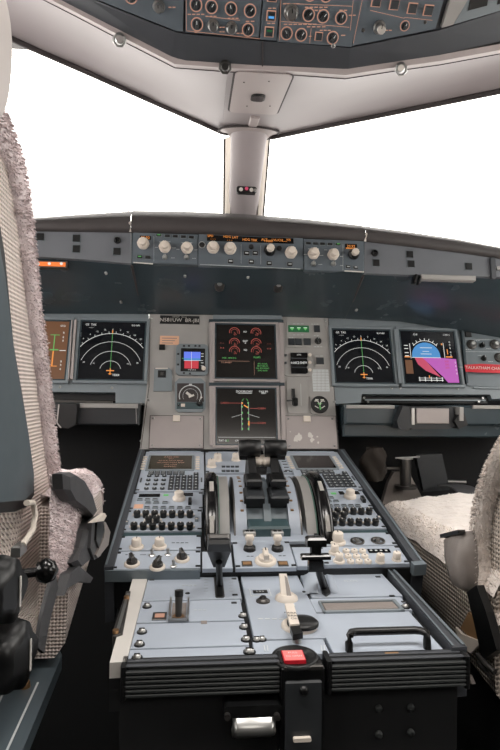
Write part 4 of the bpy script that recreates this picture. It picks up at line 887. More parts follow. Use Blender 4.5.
def mcdu(label, quad, scr, mirror, txt):
    T = fpanel('control_display_unit', label, 'control display unit', quad, t=.006); x0, x1, y0, y1 = T.R; W_ = x1-x0; H_ = y1-y0
    a = T.rect(*scr, .006)
    b = MB('bezel_blue'); b.box(a[0]-.006, a[1]+.006, a[2]-.006, a[3]+.006, .006, .009, .001); b.use('screen_mcdu' if not mirror else 'glass_dark'); b.box(a[0], a[1], a[2], a[3], .009, .0096); scn = T.part('screen', b)
    b = MB('e_legend' if not mirror else 'bezel_blue')
    for i, (tx, s) in enumerate(txt): b.text(tx, (a[0]+a[1])/2, a[3]-(a[3]-a[2])*(.12+i*.145), .0078*s, .0099)
    T.part('screen_text', b, parent=scn)
    ls = shared(('lsk',), lambda: MB('cream').box(-.005, .005, -.0025, .0025, 0, .003, .0008))
    for s in (-1, 1):
        for i in range(6):
            u = (a[0]-.014) if s < 0 else (a[1]+.014); T.part('line_key', ls, (u, a[2]+.002+(a[3]-a[2])*(i+.2)/5.6, .006))
    # function keys
    kb = shared(('fk',), lambda: (lambda q: (q.box(-.0062, .0062, -.0042, .0042, 0, .003, .0008), q.use('legend'), q.box(-.004, .004, -.0008, .0008, .003, .0033), q)[-1])(MB('key_dark')))
    kc = shared(('ck',), lambda: (lambda q: (q.lathe([(.0052, 0), (.0052, .003), (.004, .0035)], 14), q.use('legend'), q.box(-.0014, .0014, -.0018, .0018, .0035, .0038), q)[-1])(MB('key_dark')))
    kl = shared(('lk',), lambda: (lambda q: (q.box(-.0058, .0058, -.0056, .0056, 0, .0035, .001), q.use('legend'), q.box(-.0016, .0016, -.002, .002, .0035, .0038), q)[-1])(MB('key_dark')))
    ym = a[2]-.012; yb = y0+.010
    ux0 = x0+.014; ux1 = x1-.012
    for i in range(6):
        for j in range(2): T.part('function_key', kb, (ux0+.004+(ux1-ux0)*.70*(i+.5)/6, ym-.003-j*.011, .006))
    for i in range(3):
        for j in range(4): T.part('number_key', kc, (ux0+(ux1-ux0)*.42*(i+.5)/3, yb+(ym-.028-yb)*j/3, .006))
    for i in range(5):
        for j in range(6): T.part('letter_key', kl, (ux0+(ux1-ux0)*(.44+.56*(i+.5)/5), yb+(ym-.016-yb)*j/5, .006)) if not (i < 4 and j == 5) else None
    b = MB('key_dark')
    for u in (x0+.006, x1-.006): b.box(u-.0016, u+.0016, (ym+yb)/2-.012, (ym+yb)/2+.012, .006, .0072)
    T.part('annunciator', b)
mcdu('control display unit with dim brown text screen, on the left of the throttle levers', ((147.5, 452.8), (205, 452.8), (133.5, 493.5), (203.5, 493.5)), ((150.8, 456.7), (192, 457.2), (148.5, 469.7), (191.6, 470.5)), False,
     [('A320-200', 1.2), ('ENG', .8), ('ACTIVE DATA BASE', .9), ('SECOND DATA BASE', .9), ('CHG CODE', .8), ('IDLE/PERF', .9)])
mcdu('control display unit with blank black screen, on the right of the throttle levers', ((286.5, 453), (338, 453), (297, 491.5), (361, 490.5)), ((293.6, 457), (329.5, 457), (297.5, 469), (335.5, 469)), True, [('---', .8), ('-----', .8)])

def rmp(label, quad, wins, knob, sw, rows, grn):
    T = fpanel('radio_panel', label, 'radio panel', quad)
    b = MB('glass_dark')
    for (xa, xb, y) in wins: a = T.span(xa, y-1.4, xb, y+1.4, .004); b.box(*a, .004, .0055)
    T.part('frequency_window', b)
    b = MB('e_green'); a = T.span(grn[0], grn[1]-.7, grn[0]+5, grn[1]+.7, .004); b.box(*a, .004, .0048); T.part('transfer_light', b)
    u, v = T.L(*knob, .004); b = MB('cream'); b.lathe([(.0132, 0), (.0132, .006), (.0105, .007), (.0092, .009), (.0096, .017), (.008, .0182)], 26, (u, v, .004), flute=.02, nf=20); T.part('knob', b)
    km = shared(('rk',), lambda: (lambda q: (q.box(-.0058, .0058, -.0042, .0042, 0, .003, .0008), q.use('key_dark'), q.box(-.0042, .0042, -.0018, .0018, .003, .0034), q)[-1])(MB('bezel_blue')))
    for x, y in rows: T.part('key', km, (*T.L(x, y, .004), .004))
    u, v = T.L(*sw, .004); b = MB('black'); b.box(u-.0035, u+.0035, v-.010, v+.010, .004, .013, .001); T.part('switch', b)
    return T
T = rmp('radio panel with cream knob and small keys, left of the trim wheels', ((133.8, 494), (203.5, 494), (127.5, 511.5), (202.5, 511)), [(139, 160, 495.7), (183.5, 193, 494.8)], (179, 499.5), (190, 503), [(140+i*7.5, 500) for i in range(3)]+[(148, 503.4), (156, 503.2), (165, 503)]+[(147+i*8.2, 508) for i in range(6)], (163.5, 495.3))
b = MB('orange_label'); b.box(*T.span(134, 504.5, 143, 508.5, .004), .004, .0048); T.part('sticker', b)
T = rmp('radio panel with cream knob and small keys, right of the trim wheels', ((300, 492), (362, 491), (305, 509.5), (372, 508.5)), [(311, 327, 493.3), (339, 344, 493.3), (353, 359, 493)], (350, 497.5), (363, 501), [(313+i*6, 498) for i in range(4)]+[(322+i*7, 501.5) for i in range(3)]+[(323+i*7, 506) for i in range(6)], (331, 493.6))
b = MB('orange_label'); b.box(*T.span(311, 502.5, 320, 506, .004), .004, .0048); T.part('sticker', b)

def acp(label, quad, r1, r2, r3, low):
    T = fpanel('audio_panel', label, 'audio panel', quad, m='panel_blue')
    def kf():
        b = MB('cream'); b.box(-.0095, .0095, .005, .0105, 0, .003, .001); b.use('black'); b.lathe([(.0062, 0), (.0062, .007), (.0070, .008), (.0066, .012), (.005, .0125)], 16); b.use('white'); b.box(-.0008, .0008, 0, .006, .0125, .0129); return b
    for x, y in r1+r2+r3: T.part('knob', shared(('acpk',), kf), (*T.L(x, y, .004), .004))
    for x, y in low: T.part('light', button_mesh(.007, .014, .003, 'panel_blue_dark', 'cream'), (*T.L(x, y, .004), .004))
    x0, x1, y0, y1 = T.R; b = MB('teal'); b.box(x0, x1, y0-.014, y0-.001, -.02, .001, .001); T.part('front_lip', b)
    return T
acp('audio panel with two rows of black volume knobs, left of the trim wheels', ((127, 512), (202.5, 511.5), (121, 533), (201.5, 532.5)), [(137+i*8.8, 517) for i in range(7)], [(148.5, 522.5), (156.5, 522.3)], [(134+i*9.3, 529) for i in range(7)], [(126.5, 523), (196.5, 520)])
acp('audio panel with two rows of black volume knobs, right of the trim wheels', ((305, 510), (372.5, 509), (312, 531), (387, 530)), [(321.5+i*7.9, 514) for i in range(7)], [(335.5, 518.5), (343.5, 518.3)], [(325.5+i*8.3, 525) for i in range(7)], [(314.5, 523), (379, 518)])
# lower left panels
def big_knob(T, x, y, r=.0085, h=.017, m='cream', skirt=1.5, name='knob', mm=None, style=0, rz=0): return T.part(name, knob_mesh(r, h, m, skirt, 'black', style), (*T.L(x, y, .004), .004), rz=rz)
T = fpanel('lighting_panel', 'grey panel with two large cream knobs on the left of the pedestal', 'light panel', ((120.5, 537.5), (201.5, 537), (116.5, 552.5), (201, 552)))
big_knob(T, 136.5, 547.5); big_knob(T, 159.5, 547); tiny_marks(T, 136, 540, 6, 2, 'legend', .0046); tiny_marks(T, 180, 545, 18, 4, 'key_dark', .0046)
T = fpanel('radar_panel', 'grey panel with three dark pointer knobs at the front left corner of the pedestal', 'control panel', ((116.5, 553), (201, 552.5), (111, 571), (200.5, 571)))
for x, y in ((132, 564.5), (157.5, 567.5), (182, 559.5)): T.part('knob', knob_mesh(.009, .018, 'metal_dark', 1.45, 'black', 1, ms='cream'), (*T.L(x, y, .004), .004), rz=R.uniform(-.4, .4))
for x, y in ((173.5, 566.5), (152, 555.5), (168, 555)): T.part('toggle', toggle_mesh(.003, .012), (*T.L(x, y, .004), .004))
for cx, w_ in ((130, 10), (157, 12), (185, 10), (143, 6)): tiny_marks(T, cx, 557 if cx != 157 else 559, w_, 3, 'key_dark', .0046)
# lower right panels
T = fpanel('lighting_panel', 'grey panel with one cream knob and two round sockets on the right of the pedestal', 'light panel', ((313, 535), (389, 534), (318, 548), (398, 547)))
big_knob(T, 337.5, 542.5, .010, .020)
for x, y in ((357.5, 541.5), (378, 541)):
    q = T.L(x, y, .004); b = MB('metal_dark'); b.lathe([(.013, .004), (.013, .006), (.009, .006), (.008, .004)], 22, (q[0], q[1], 0)); b.use('metal'); b.lathe([(.004, .004), (.003, .009)], 12, (q[0], q[1], 0)); T.part('socket', b)
T = fpanel('transponder_panel', 'grey panel with round numbered buttons and dark code window right of the flap lever', 'control panel', ((318, 548.5), (398.5, 547.5), (323, 567), (410, 565.5)))
for j, (y, x0_, dx) in enumerate(((552, 346, 8.2), (557.3, 348, 8.4), (562.5, 350.5, 8.7))):
    for i in range(3): T.part('button', shared(('tb',), lambda: (lambda q: (q.lathe([(.0062, 0), (.0062, .004), (.005, .005)], 16), q.use('key_dark'), q.box(-.001, .001, -.0016, .0016, .005, .0053), q)[-1])(MB('cream'))), (*T.L(x0_+i*dx, y, .004), .004))
b = MB('glass_dark'); b.box(*T.span(368, 549.5, 390, 553, .004), .004, .0055); b.use('legend')
for x in (371, 376, 381, 386): q = T.L(x, 551.2, .004); b.box(q[0]-.002, q[0]+.002, q[1]-.002, q[1]+.002, .0055, .006)
T.part('code_window', b)
big_knob(T, 334.5, 553, .007, .015); big_knob(T, 339, 561.5, .007, .015); big_knob(T, 380, 562, .007, .015, skirt=1.2); big_knob(T, 396.5, 560, .007, .015, skirt=1.2)

# ------------------------------------------------------------------ centre of the front pedestal
T = fpanel('display_switching_panel', 'small grey panel with cream knobs and tiny buttons forward of the left trim wheel', 'control panel', ((206, 452.8), (247, 452.8), (204.5, 474), (246.5, 474)))
for x, y in ((211.5, 466.5), (217.5, 460.5), (236, 460)): big_knob(T, x, y, .0095, .018, 'cream', 1.3)
for j in range(2):
    for i in range(4): T.part('button', shared(('eb',), lambda: (lambda q: (q.box(-.0045, .0045, -.0036, .0036, 0, .003, .0008), q.use('bezel_blue'), q.box(-.003, .003, -.0012, .0012, .003, .0033), q)[-1])(MB('key_dark'))), (*T.L(223.5+i*4.5, 467+j*4.3, .004), .004))
T = fpanel('light_knob_panel', 'narrow grey panel with small marks just right of the thrust levers', 'control panel', ((278, 452.8), (285.5, 452.8), (281, 474), (291, 474)))
for i in range(6): q = T.L(281.5+i*1.2, 455.5+i*3, .004); b = MB('key_dark'); b.box(q[0]-.006, q[0]+.006, q[1]-.0015, q[1]+.0015, .004, .005); T.part('mark', b)

T = Th('throttle_quadrant', 'grey curved throttle quadrant with two lever slots in the middle of the pedestal', 'throttle quadrant', FF, px=(262, 505)); TQ = T
cx = T.L(262, 505)[0]
vc = -.348-T.v; hw = T.L(297.5, 505)[0]-T.L(226.5, 505)[0]; hw /= 2; rad = .14
xc = (T.L(226.5, 510)[0]+T.L(297.5, 510)[0])/2
HC = -.08
def drum(m, x0, x1, r, a0=30, a1=150, n=24, name='arc', sq=1.0):
    b = MB(m); row0 = []; row1 = []
    for i in range(n+1):
        a = math.radians(a0+(a1-a0)*i/n); v = vc+r*math.cos(a); h = HC+r*sq*math.sin(a); row0.append((x0, v, h)); row1.append((x1, v, h))
    b.surf([row1, row0]); n1 = len(row0)
    for row, fl in ((row0, 1), (row1, 0)):
        f = tuple(range(n1)); b.add(row, [f if fl else f[::-1]])
    return b
base = MB('panel_blue'); base.box(xc-hw*1.34, xc+hw*1.34, -.485-T.v, -.165-T.v, -.0035, .003, .001); T.part('base_plate', base)
sw = .0165; gp = .007; x_sl = [(xc-gp-2*sw, xc-gp), (xc+gp, xc+gp+2*sw)]
T.part('arc', drum('panel_blue', xc-hw*.82, x_sl[0][0], rad)); T.part('arc', drum('panel_blue', x_sl[1][1], xc+hw*.82, rad)); T.part('arc', drum('panel_blue_dark', x_sl[0][1], x_sl[1][0], rad))
for a in x_sl: T.part('slot', drum('panel_blue_dark', a[0], a[1], rad*.93))
T.part('side_arc', drum('metal_dark', xc-hw*.86, xc-hw*.82, rad*1.01)); T.part('side_arc', drum('metal_dark', xc+hw*.82, xc+hw*.86, rad*1.01))
b = MB('teal'); b.box(x_sl[0][0], x_sl[1][1], -.468-T.v, -.43-T.v, .003, .022, .004); T.part('front_stop', b)
# degree marks beside the slots
b = MB('tan')
for sx in (x_sl[0][0]-.008, x_sl[1][1]+.008):
    for i in range(7):
        a = math.radians(70+i*9); v = vc+rad*math.cos(a); h = HC+rad*math.sin(a); b.box(sx-.003, sx+.003, v-.0022, v+.0022, h-.002, h+.0012)
T.part('scale_mark', b)

def at_h(T, x, y, h): u, v = T.L(x, y, h); return u, v, h
# trim wheels
for sgn, lb in ((-1, 'black trim wheel with white marks on the left of the throttle quadrant'), (1, 'black trim wheel with white marks on the right of the throttle quadrant')):
    xw = xc+sgn*hw*1.42
    Tw = Th('trim_wheel', lb, 'trim wheel', FF, TQ.u+xw, -.37, -.07)
    RR = .150; b = MB('black_gloss'); b.lathe([(RR-.014, -.013), (RR-.003, -.011), (RR, -.006), (RR, .006), (RR-.003, .011), (RR-.014, .013), (RR-.014, -.013)], 64, axis='x'); wr_ = Tw.part('rim', b)
    b = MB('dark_grey'); b.lathe([(RR-.014, -.006), (RR-.014, .006)], 64, axis='x'); Tw.part('disc', b)
    b = MB('white')
    for a in (28, 62, 97, 130, 160, 208, 250, 300):
        pts = []; 
        for k in range(5):
            t = math.radians(a+k*3.0); pts.append((math.cos(t)*(RR+.0004), math.sin(t)*(RR+.0004)))
        for p, q in zip(pts, pts[1:]): b.add([(-.004, *p), (.004, *p), (.004, *q), (-.004, *q)], [(0, 1, 2, 3), (3, 2, 1, 0)])
    Tw.part('mark', b, label='white marks round the rim', parent=wr_)
    xs = xc+sgn*hw*1.14; T.part('trim_scale', drum('panel_grey', xs-hw*.17, xs+hw*.17, rad*1.015)); xg = xs+sgn*hw*.12; T.part('green_band', drum('green_side', xg-hw*.045, xg+hw*.045, rad*1.03))
# thrust levers
for i, (a, lb) in enumerate(zip(x_sl, ('left of the two black thrust levers', 'right of the two black thrust levers'))):
    xm = (a[0]+a[1])/2; Tl = Th('thrust_lever', lb, 'thrust lever', FF, TQ.u+xm, TQ.v, 0); s = -1 if i == 0 else 1
    def hh(y, h): return Tl.L(262, y, h)[1]
    w0 = .0200
    b = MB('black'); b.box(-w0*1.0, w0*1.0, hh(503, .045), hh(487, .06), .035, .062, .005); Tl.part('lower_block', b)
    b = MB('dark_grey'); b.box(-w0*.9, w0*.9, hh(500, .06), hh(489, .06), .062, .066, .003); Tl.part('cap', b)
    b = MB('black'); b.box(-w0*.78, w0*.78, hh(492, .05), hh(470, .08), .035, .074, .004); b.box(-w0*.75, w0*.75, hh(484, .08), hh(472, .09), .074, .088, .003); Tl.part('neck', b)
    b = MB('black'); y0_, y1_ = hh(470, .09), hh(452, .11); b.add([(-w0*.4-s*.001, y0_-.01, .05), (w0*.4-s*.001, y0_-.01, .05), (w0*.4-s*.001, y0_, .085), (-w0*.4-s*.001, y0_, .085), (-w0*.4, y1_+.03, .05), (w0*.4, y1_+.03, .05), (w0*.4, y1_+.008, .12), (-w0*.4, y1_+.008, .12)], [(0, 1, 2, 3), (7, 6, 5, 4), (0, 3, 7, 4), (1, 5, 6, 2), (2, 6, 7, 3)]); Tl.part('arm', b)
    b = MB('black'); yv = hh(446.5, .125); b.lathe([(.012, -w0*1.15), (.0165, -w0*1.1), (.0175, 0), (.0165, w0*1.1), (.012, w0*1.15)], 20, (s*.003, yv, .122), axis='x'); b.box(s*.003-w0*1.05, s*.003+w0*1.05, yv-.006, yv+.014, .098, .122, .002)
    b.use('metal'); b.box(s*.003-w0*1.16, s*.003-w0*1.12, yv-.01, yv+.01, .108, .133); Tl.part('grip', b)
    b = MB('cream'); b.lathe([(.006, -.018), (.0125, -.010), (.0135, 0), (.0125, .010), (.006, .018)], 18, (-s*.012, hh(460, .095), .094), axis='x'); b.lathe([(.006, -.004), (.0105, 0), (.006, .004)], 16, (-s*.018, hh(461, .095), .092), axis='x'); Tl.part('disconnect_button', b, label='cream rounded button')
# engine start panel
T = fpanel('engine_panel', 'grey panel with two guarded engine switches and a central selector knob below the throttle quadrant', 'engine panel', ((233, 543.5), (288, 543), (234, 570.5), (298, 569.5)))
for x in (249.5, 277.5):
    u, v = T.L(x, 549.5, .004); s_ = x
    b = MB('black'); b.lathe([(.011, .004), (.010, .010), (.006, .012)], 18, (u, v, 0)); b.use('cream'); b.lathe([(.006, .010), (.0055, .018), (.008, .021), (.008, .027), (.006, .030)], 18, (u, v+.004, 0)); b.use('metal'); b.box(u-.011, u+.011, v+.006, v+.018, .026, .034, .002)
    b.use('black'); b.box(u-.007, u-.001, v+.008, v+.014, .0335, .0343); b.box(u+.001, u+.007, v+.008, v+.014, .0335, .0343); T.part('engine_switch', b)
T.part('selector', knob_mesh(.0125, .020, 'cream', 1.5, 'black', 1), (*T.L(265.5, 561.5, .004), .004))
for x in (247, 283): b = MB('metal_dark'); b.box(*T.span(x-5.2, 561.5, x+5.2, 566.5, .004), .004, .0055, .0005); b.use('tan'); b.box(*T.span(x-4.2, 562.5, x+4.2, 565.5, .004), .0055, .006); T.part('annunciator', b)
tiny_marks(T, 265, 552, 8, 2, 'key_dark', .0046); tiny_marks(T, 250, 558.5, 8, 2, 'key_dark', .0046); tiny_marks(T, 282, 558, 8, 2, 'key_dark', .0046)
T = fpanel('side_filler', 'plain grey filler plate left of the engine switches with the speed brake lever before it', 'panel', ((202.5, 553.5), (232, 553), (201, 571), (232.5, 570.5)), screws=False)
T = fpanel('side_filler', 'plain grey filler plate right of the engine switches with the flap lever before it', 'panel', ((289.5, 549), (317, 548.5), (299, 569.5), (322, 567)), screws=False)

# ------------------------------------------------------------------ rear deck
T = Th('rear_pedestal', 'rear pedestal body with ribbed bumper strips along its back edge', 'pedestal', FR)
x0, x1 = T.L(124, 660)[0], T.L(455, 655)[0]; yF = T.L(260, 574)[1]; yb = T.L(290, 660)[1]
b = MB('rib_black'); b.box(x0, x1, yb, yF, -.12, -.004); T.part('body', b)
b = MB('void'); b.box(x0-.002, x1+.002, yb-.004, yb+.10, -.42, -.030); T.part('rear_face', b)
b = MB('white'); P0, P1 = T.L(109.5, 668), T.L(134, 577); Q0, Q1 = T.L(126, 667), T.L(148.5, 577)
b.poly([P0, P1, Q1, Q0], -.012, .006); T.part('rim', b, label='worn off-white side rim')
b = MB('rib_black'); b.poly([P0, P1, Q1, Q0], -.05, -.012); T.part('side_skirt', b)
b = MB('panel_blue_dark'); b.poly([T.L(137, 577), T.L(142, 562), T.L(147.5, 562), T.L(147.5, 577)], -.01, .010); T.part('rim_cap', b)
b = MB('frame_dark'); b.poly([T.L(383.5, 571.5), T.L(391, 570.5), T.L(467, 655), T.L(452, 656)], -.05, .010); b.use('panel_blue_dark'); b.line([T.L(389.5, 572), T.L(463.5, 654)], .004, .012); b.line([T.L(385, 572.5), T.L(453, 655)], .0025, .012); T.part('rim', b, label='blue-grey side rim')
def bumper(xa, xb, y, lb=None):
    a = T.L(xa, y)[0]; c = T.L(xb, y)[0]; yv = T.L((xa+xb)/2, y)[1]
    b = MB('rib_black'); b.rbox(a, c, yv-.012, yv+.010, -.030, .004, .006)
    for i in range(6):
        z = .001-i*.0052; b.use('rib_grey'); b.box(a, c, yv-.016, yv-.011, z-.0030, z, .0008)
    b.use('frame_dark'); b.box(a, c, yv-.012, yv-.0065, .004, .0055, .0005); b.box(a, c, yv-.001, yv+.005, .004, .0055, .0005)
    bp_ = T.part('bumper', b)
    
    for e0, e1 in ((a-.006, a), (c, c+.006)): b = MB('black'); b.rbox(e0, e1, yv-.016, yv+.012, -.032, .006, .003); T.part('end_cap', b, parent=bp_)
bumper(128, 278.5, 663.5); bumper(328, 462, 658)
for p in ((379, 709), (411, 708), (379, 735), (411, 733)):
    q = FY(T.fr.W(0, yb-.0045).y-.0).PW(*p); b = MB('rib_grey'); b.T = T.root.matrix_world.inverted() @ Matrix.Translation(q) @ Matrix.Rotation(math.radians(90), 4, 'X'); b.lathe([(.0045, -.002), (.0045, .001), (.002, .002)], 14); T.part('screw', b)
# latch on the left side
TL_ = Th('side_latch', 'slim tarnished metal latch plate on the off-white side rim', 'latch', FR, px=(122, 620))
b = MB('metal_dark'); b.poly([TL_.L(126, 597), TL_.L(130.5, 597), TL_.L(122.5, 640), TL_.L(113, 643), TL_.L(112.5, 639)], -.02, .009); b.use('metal'); b.line([TL_.L(128, 600), TL_.L(117, 640)], .004, .0105, .002); b.use('brass')
for p in ((126.5, 605), (115.5, 640)): q = TL_.L(*p); b.cyl(q[0], q[1], .004, .009, .013, 14)
TL_.part('plate', b)

def rpanel(name, label, quad, m='panel_blue', screws=True, group=None, cat='panel'):
    return fpanel(name, label, cat, quad, fr=FR, m=m, screws=False, group=group)
def rfast(T, pts):
    for p in pts: T.part('fastener', fastener_mesh(.0068), (*T.L(*p, .004), .004))
T = rpanel('speed_brake_unit', 'pale blue-grey rear panel with a long slot for the speed brake lever', ((149, 577), (239, 576.5), (141, 604.5), (240.5, 599.8)), cat='lever panel')
b = MB('metal_dark'); a = T.span(214.5, 575.5, 223.5, 598, .004); b.rbox(*a, .004, .0052, .005); b.use('black'); b.rbox(a[0]+.003, a[1]-.003, a[2]+.003, a[3]-.002, .0052, .0058, .003); T.part('slot', b)
tiny_marks(T, 189, 588, 15, 4, 'legend', .0046)
for p in ((152, 580), (234, 579), (235, 595)): T.part('fastener', shared(('fs',), None), (*T.L(*p, .004), .004))
b = MB('black'); q = T.L(187.5, 593.4, .004); b.cyl(q[0], q[1], .0035, .004, .0048, 12); T.part('pin', b)
b = MB('legend')
for i in range(5): b.line([T.L(204, 582+i*3), T.L(208, 582+i*3)], .0006, .0048); b.line([T.L(229, 582+i*3), T.L(233, 582+i*3)], .0006, .0048)
T.part('scale', b)
# speed brake lever
Tb = Th('speed_brake_lever', 'black tapered lever standing left of the engine switches', 'lever', FR, px=(219.5, 596))
def lift(x, y, h): u, v = Tb.L(x, y, h); return Vector((u, v, h))
p0 = lift(219.5, 585, .006); p1 = lift(219, 562, .055)
b = MB('black'); b.tube([p0, p1], .005, 10); T2 = p1; 
ta, tb_ = lift(219, 563, .036), lift(219, 539, .10)
def taper(b, a, c, wa, wc, da, dc):
    ax = (c-a).normalized(); x = Vector((1, 0, 0)); n = ax.cross(x).normalized(); vs = []
    for p, w_, d in ((a, wa, da), (a.lerp(c, .85), wc, dc), (c, wc*.85, dc*.6)):
        vs += [p-x*w_-n*d, p+x*w_-n*d, p+x*w_+n*d, p-x*w_+n*d]
    fs = [(3, 2, 1, 0), (8, 9, 10, 11)]
    for k in (0, 4): fs += [(k+i, k+(i+1) % 4, k+4+(i+1) % 4, k+4+i) for i in range(4)]
    b.add([tuple(v) for v in vs], fs)
Tb.part('stem', b); b = MB('black'); taper(b, ta, tb_, .009, .0175, .007, .013); b.use('metal_dark'); taper(b, ta.lerp(tb_, .9)+Vector((0, .0005, .003)), tb_+Vector((0, .0, .004)), .014, .015, .004, .004); Tb.part('grip', b)
T = rpanel('door_switch_panel', 'pale rear panel with a guarded toggle switch and a small amber window', ((140.5, 605.5), (240.5, 600.5), (136, 626.3), (244.5, 622)), cat='switch panel')
b = MB('metal_dark'); b.box(*T.span(152.5, 613, 166.5, 620.5, .004), .004, .0055, .0005); b.use('e_legend'); b.box(*T.span(155, 615, 164.5, 618.5, .004), .0055, .0062); T.part('annunciator', b)
a = T.span(169, 602.5, 189, 621.5, .004); b = MB('metal'); b.box(a[0], a[0]+.0025, a[2], a[3], .004, .012); b.box(a[1]-.0025, a[1], a[2], a[3], .004, .012); b.box(a[0], a[1], a[2], a[2]+.003, .004, .008); b.use('leather'); b.box(a[0]+.004, a[1]-.004, a[2]+.003, a[3]-.004, .004, .005); T.part('guard', b)
m_ = (a[0]+a[1])/2; b = MB('metal_dark'); b.tube([(m_, a[2]+.008, .005), (m_, a[2]+.016, .034)], [.0042, .0055], 12); b.use('black'); b.tube([(m_, a[2]+.016, .032), (m_, a[2]+.017, .040)], .006, 12); b.use('brass'); b.lathe([(.009, .004), (.008, .008)], 18, (m_, a[2]+.009, 0)); T.part('toggle', b)
rfast(T, ((147, 607),)); T.part('fastener', shared(('fs',), None), (*T.L(234, 603, .004), .004)); tiny_marks(T, 200, 613, 14, 3, 'legend', .0046); b = MB('leather'); b.box(*T.span(201, 621, 207, 624, .004), .004, .0045); T.part('tab', b); rfast(T, ((243, 616.5),))
T = rpanel('blank_panel', 'blank pale blue-grey plate directly behind the guarded toggle panel', ((135.5, 627.5), (245, 623), (129.5, 652.5), (249.5, 647.5)), cat='cover'); rfast(T, ((142, 632.5), (139.5, 645), (244, 627.8), (246, 640.2)))
T = rpanel('blank_panel', 'blank pale plate nearest the left ribbed bumper', ((129, 653.5), (250, 648.5), (127, 661.5), (251.5, 658.5)), cat='cover'); rfast(T, ((137, 658.5), (248.5, 652.5)))
# centre column
T = rpanel('trim_panel', 'narrow centre panel with rudder trim knob and parking brake handle', ((241.5, 577), (299.5, 574.5), (251.5, 643), (325, 640.5)), cat='control panel')
a = T.span(250, 589, 270.5, 596, .004); b = MB('legend'); b.box(*a, .004, .0046); b.use('panel_blue'); b.box(a[0]+.0012, a[1]-.0012, a[2]+.0012, a[3]-.0012, .0046, .0049); b.use('black'); b.box(*T.span(253, 591, 267.5, 594, .004), .0049, .0056); b.use('e_white'); b.text('L 0.2', *T.L(260, 592.5, .004), .006, .0058); T.part('display', b)
q = T.L(263, 601.5, .004); b = MB('metal_dark'); b.lathe([(.0105, .004), (.0105, .006), (.006, .009)], 20, (q[0], q[1], 0)); b.use('black'); b.lathe([(.006, .009), (.004, .012)], 14, (q[0], q[1], 0)); T.part('reset_button', b)
u, v = T.L(286.5, 599, .004); b = MB('cream'); b.lathe([(.0175, .004), (.0165, .008), (.011, .012)], 26, (u, v, 0)); b.add([(u-.009, v-.006, .01), (u+.007, v-.008, .01), (u+.008, v+.008, .01), (u-.008, v+.010, .01), (u-.0085, v+.018, .036), (u+.0025, v+.017, .036), (u+.003, v+.026, .033), (u-.008, v+.027, .033)], [(3, 2, 1, 0), (4, 5, 6, 7), (0, 1, 5, 4), (1, 2, 6, 5), (2, 3, 7, 6), (3, 0, 4, 7)])
b.use('leather'); b.add([(u-.001, v-.0078, .012), (u+.006, v-.0085, .012), (u+.0022, v+.0160, .0345), (u-.001, v+.0160, .0345)], [(0, 1, 2, 3)]); T.part('rudder_trim_knob', b)
b = MB('legend'); b.box(*T.span(284.5, 604, 295, 606.5, .004), .004, .0046)
for i in range(4): b.box(*T.span(258+i*7, 618.5+i*.1, 263+i*7, 619.3+i*.1, .004), .004, .0045)
T.part('legends', b)
# parking brake handle
Tp = Th('parking_brake_handle', 'white lettered handle with a round black knob behind the rudder trim knob', 'handle', FR, px=(300, 625))
u, v = Tp.L(302, 628, .004); b = MB('cream'); b.lathe([(.024, .004), (.024, .007), (.022, .009)], 30, (u-.003, v+.004, 0)); Tp.part('base', b)
b = MB('black'); b.lathe([(.021, .009), (.021, .012), (.018, .0145), (.010, .0155)], 30, (u+.001, v, 0)); Tp.part('knob', b)
b = MB('cream'); A = [Tp.L(*p, .02) for p in ((285, 604), (293.5, 603.5), (299.5, 624), (290, 625))]; b.poly(A, .015, .0205)
b.use('black'); q = Tp.L(290.5, 609, .026)
b.T = Matrix.Translation((*q, 0)) @ Matrix.Rotation(-.12, 4, 'Z'); b.text('PARK', 0, 0, .0072, .0210); b.text('BRK', .0025, -.009, .0072, .0210); b.text('ON', .005, -.018, .0072, .0210); b.T = Matrix.Identity(4)
Tp.part('handle', b, label='white handle plate with black lettering')
b = MB('black'); A = [Tp.L(*p, .02) for p in ((290, 625.5), (299.5, 624.5), (303, 632), (293, 634))]; b.poly(A, .012, .019); b.use('metal'); q = Tp.L(297, 637, .01); b.lathe([(.006, .004), (.005, .014), (.003, .016)], 14, (q[0], q[1], 0)); Tp.part('grip', b)
T0 = Th('fastener_row', 'row of round metal fasteners along the seam between left and centre rear panels', 'fastener', FR, h=.004, px=(250, 640))
for p in ((256.5, 640.5), (251, 652.5), (262, 640)): T0.part('fastener', fastener_mesh(.006), (*T0.L(*p), 0))
T = rpanel('handset_surround', 'pale plate with printed arrows around the black handset', ((252, 644), (325, 641.5), (254, 659), (329, 656.5)), cat='panel')
b = MB('legend')
for x in (264, 267, 321, 324): b.line([T.L(x, 649), T.L(x+1, 655)], .0012, .0048)
T.part('arrows', b)
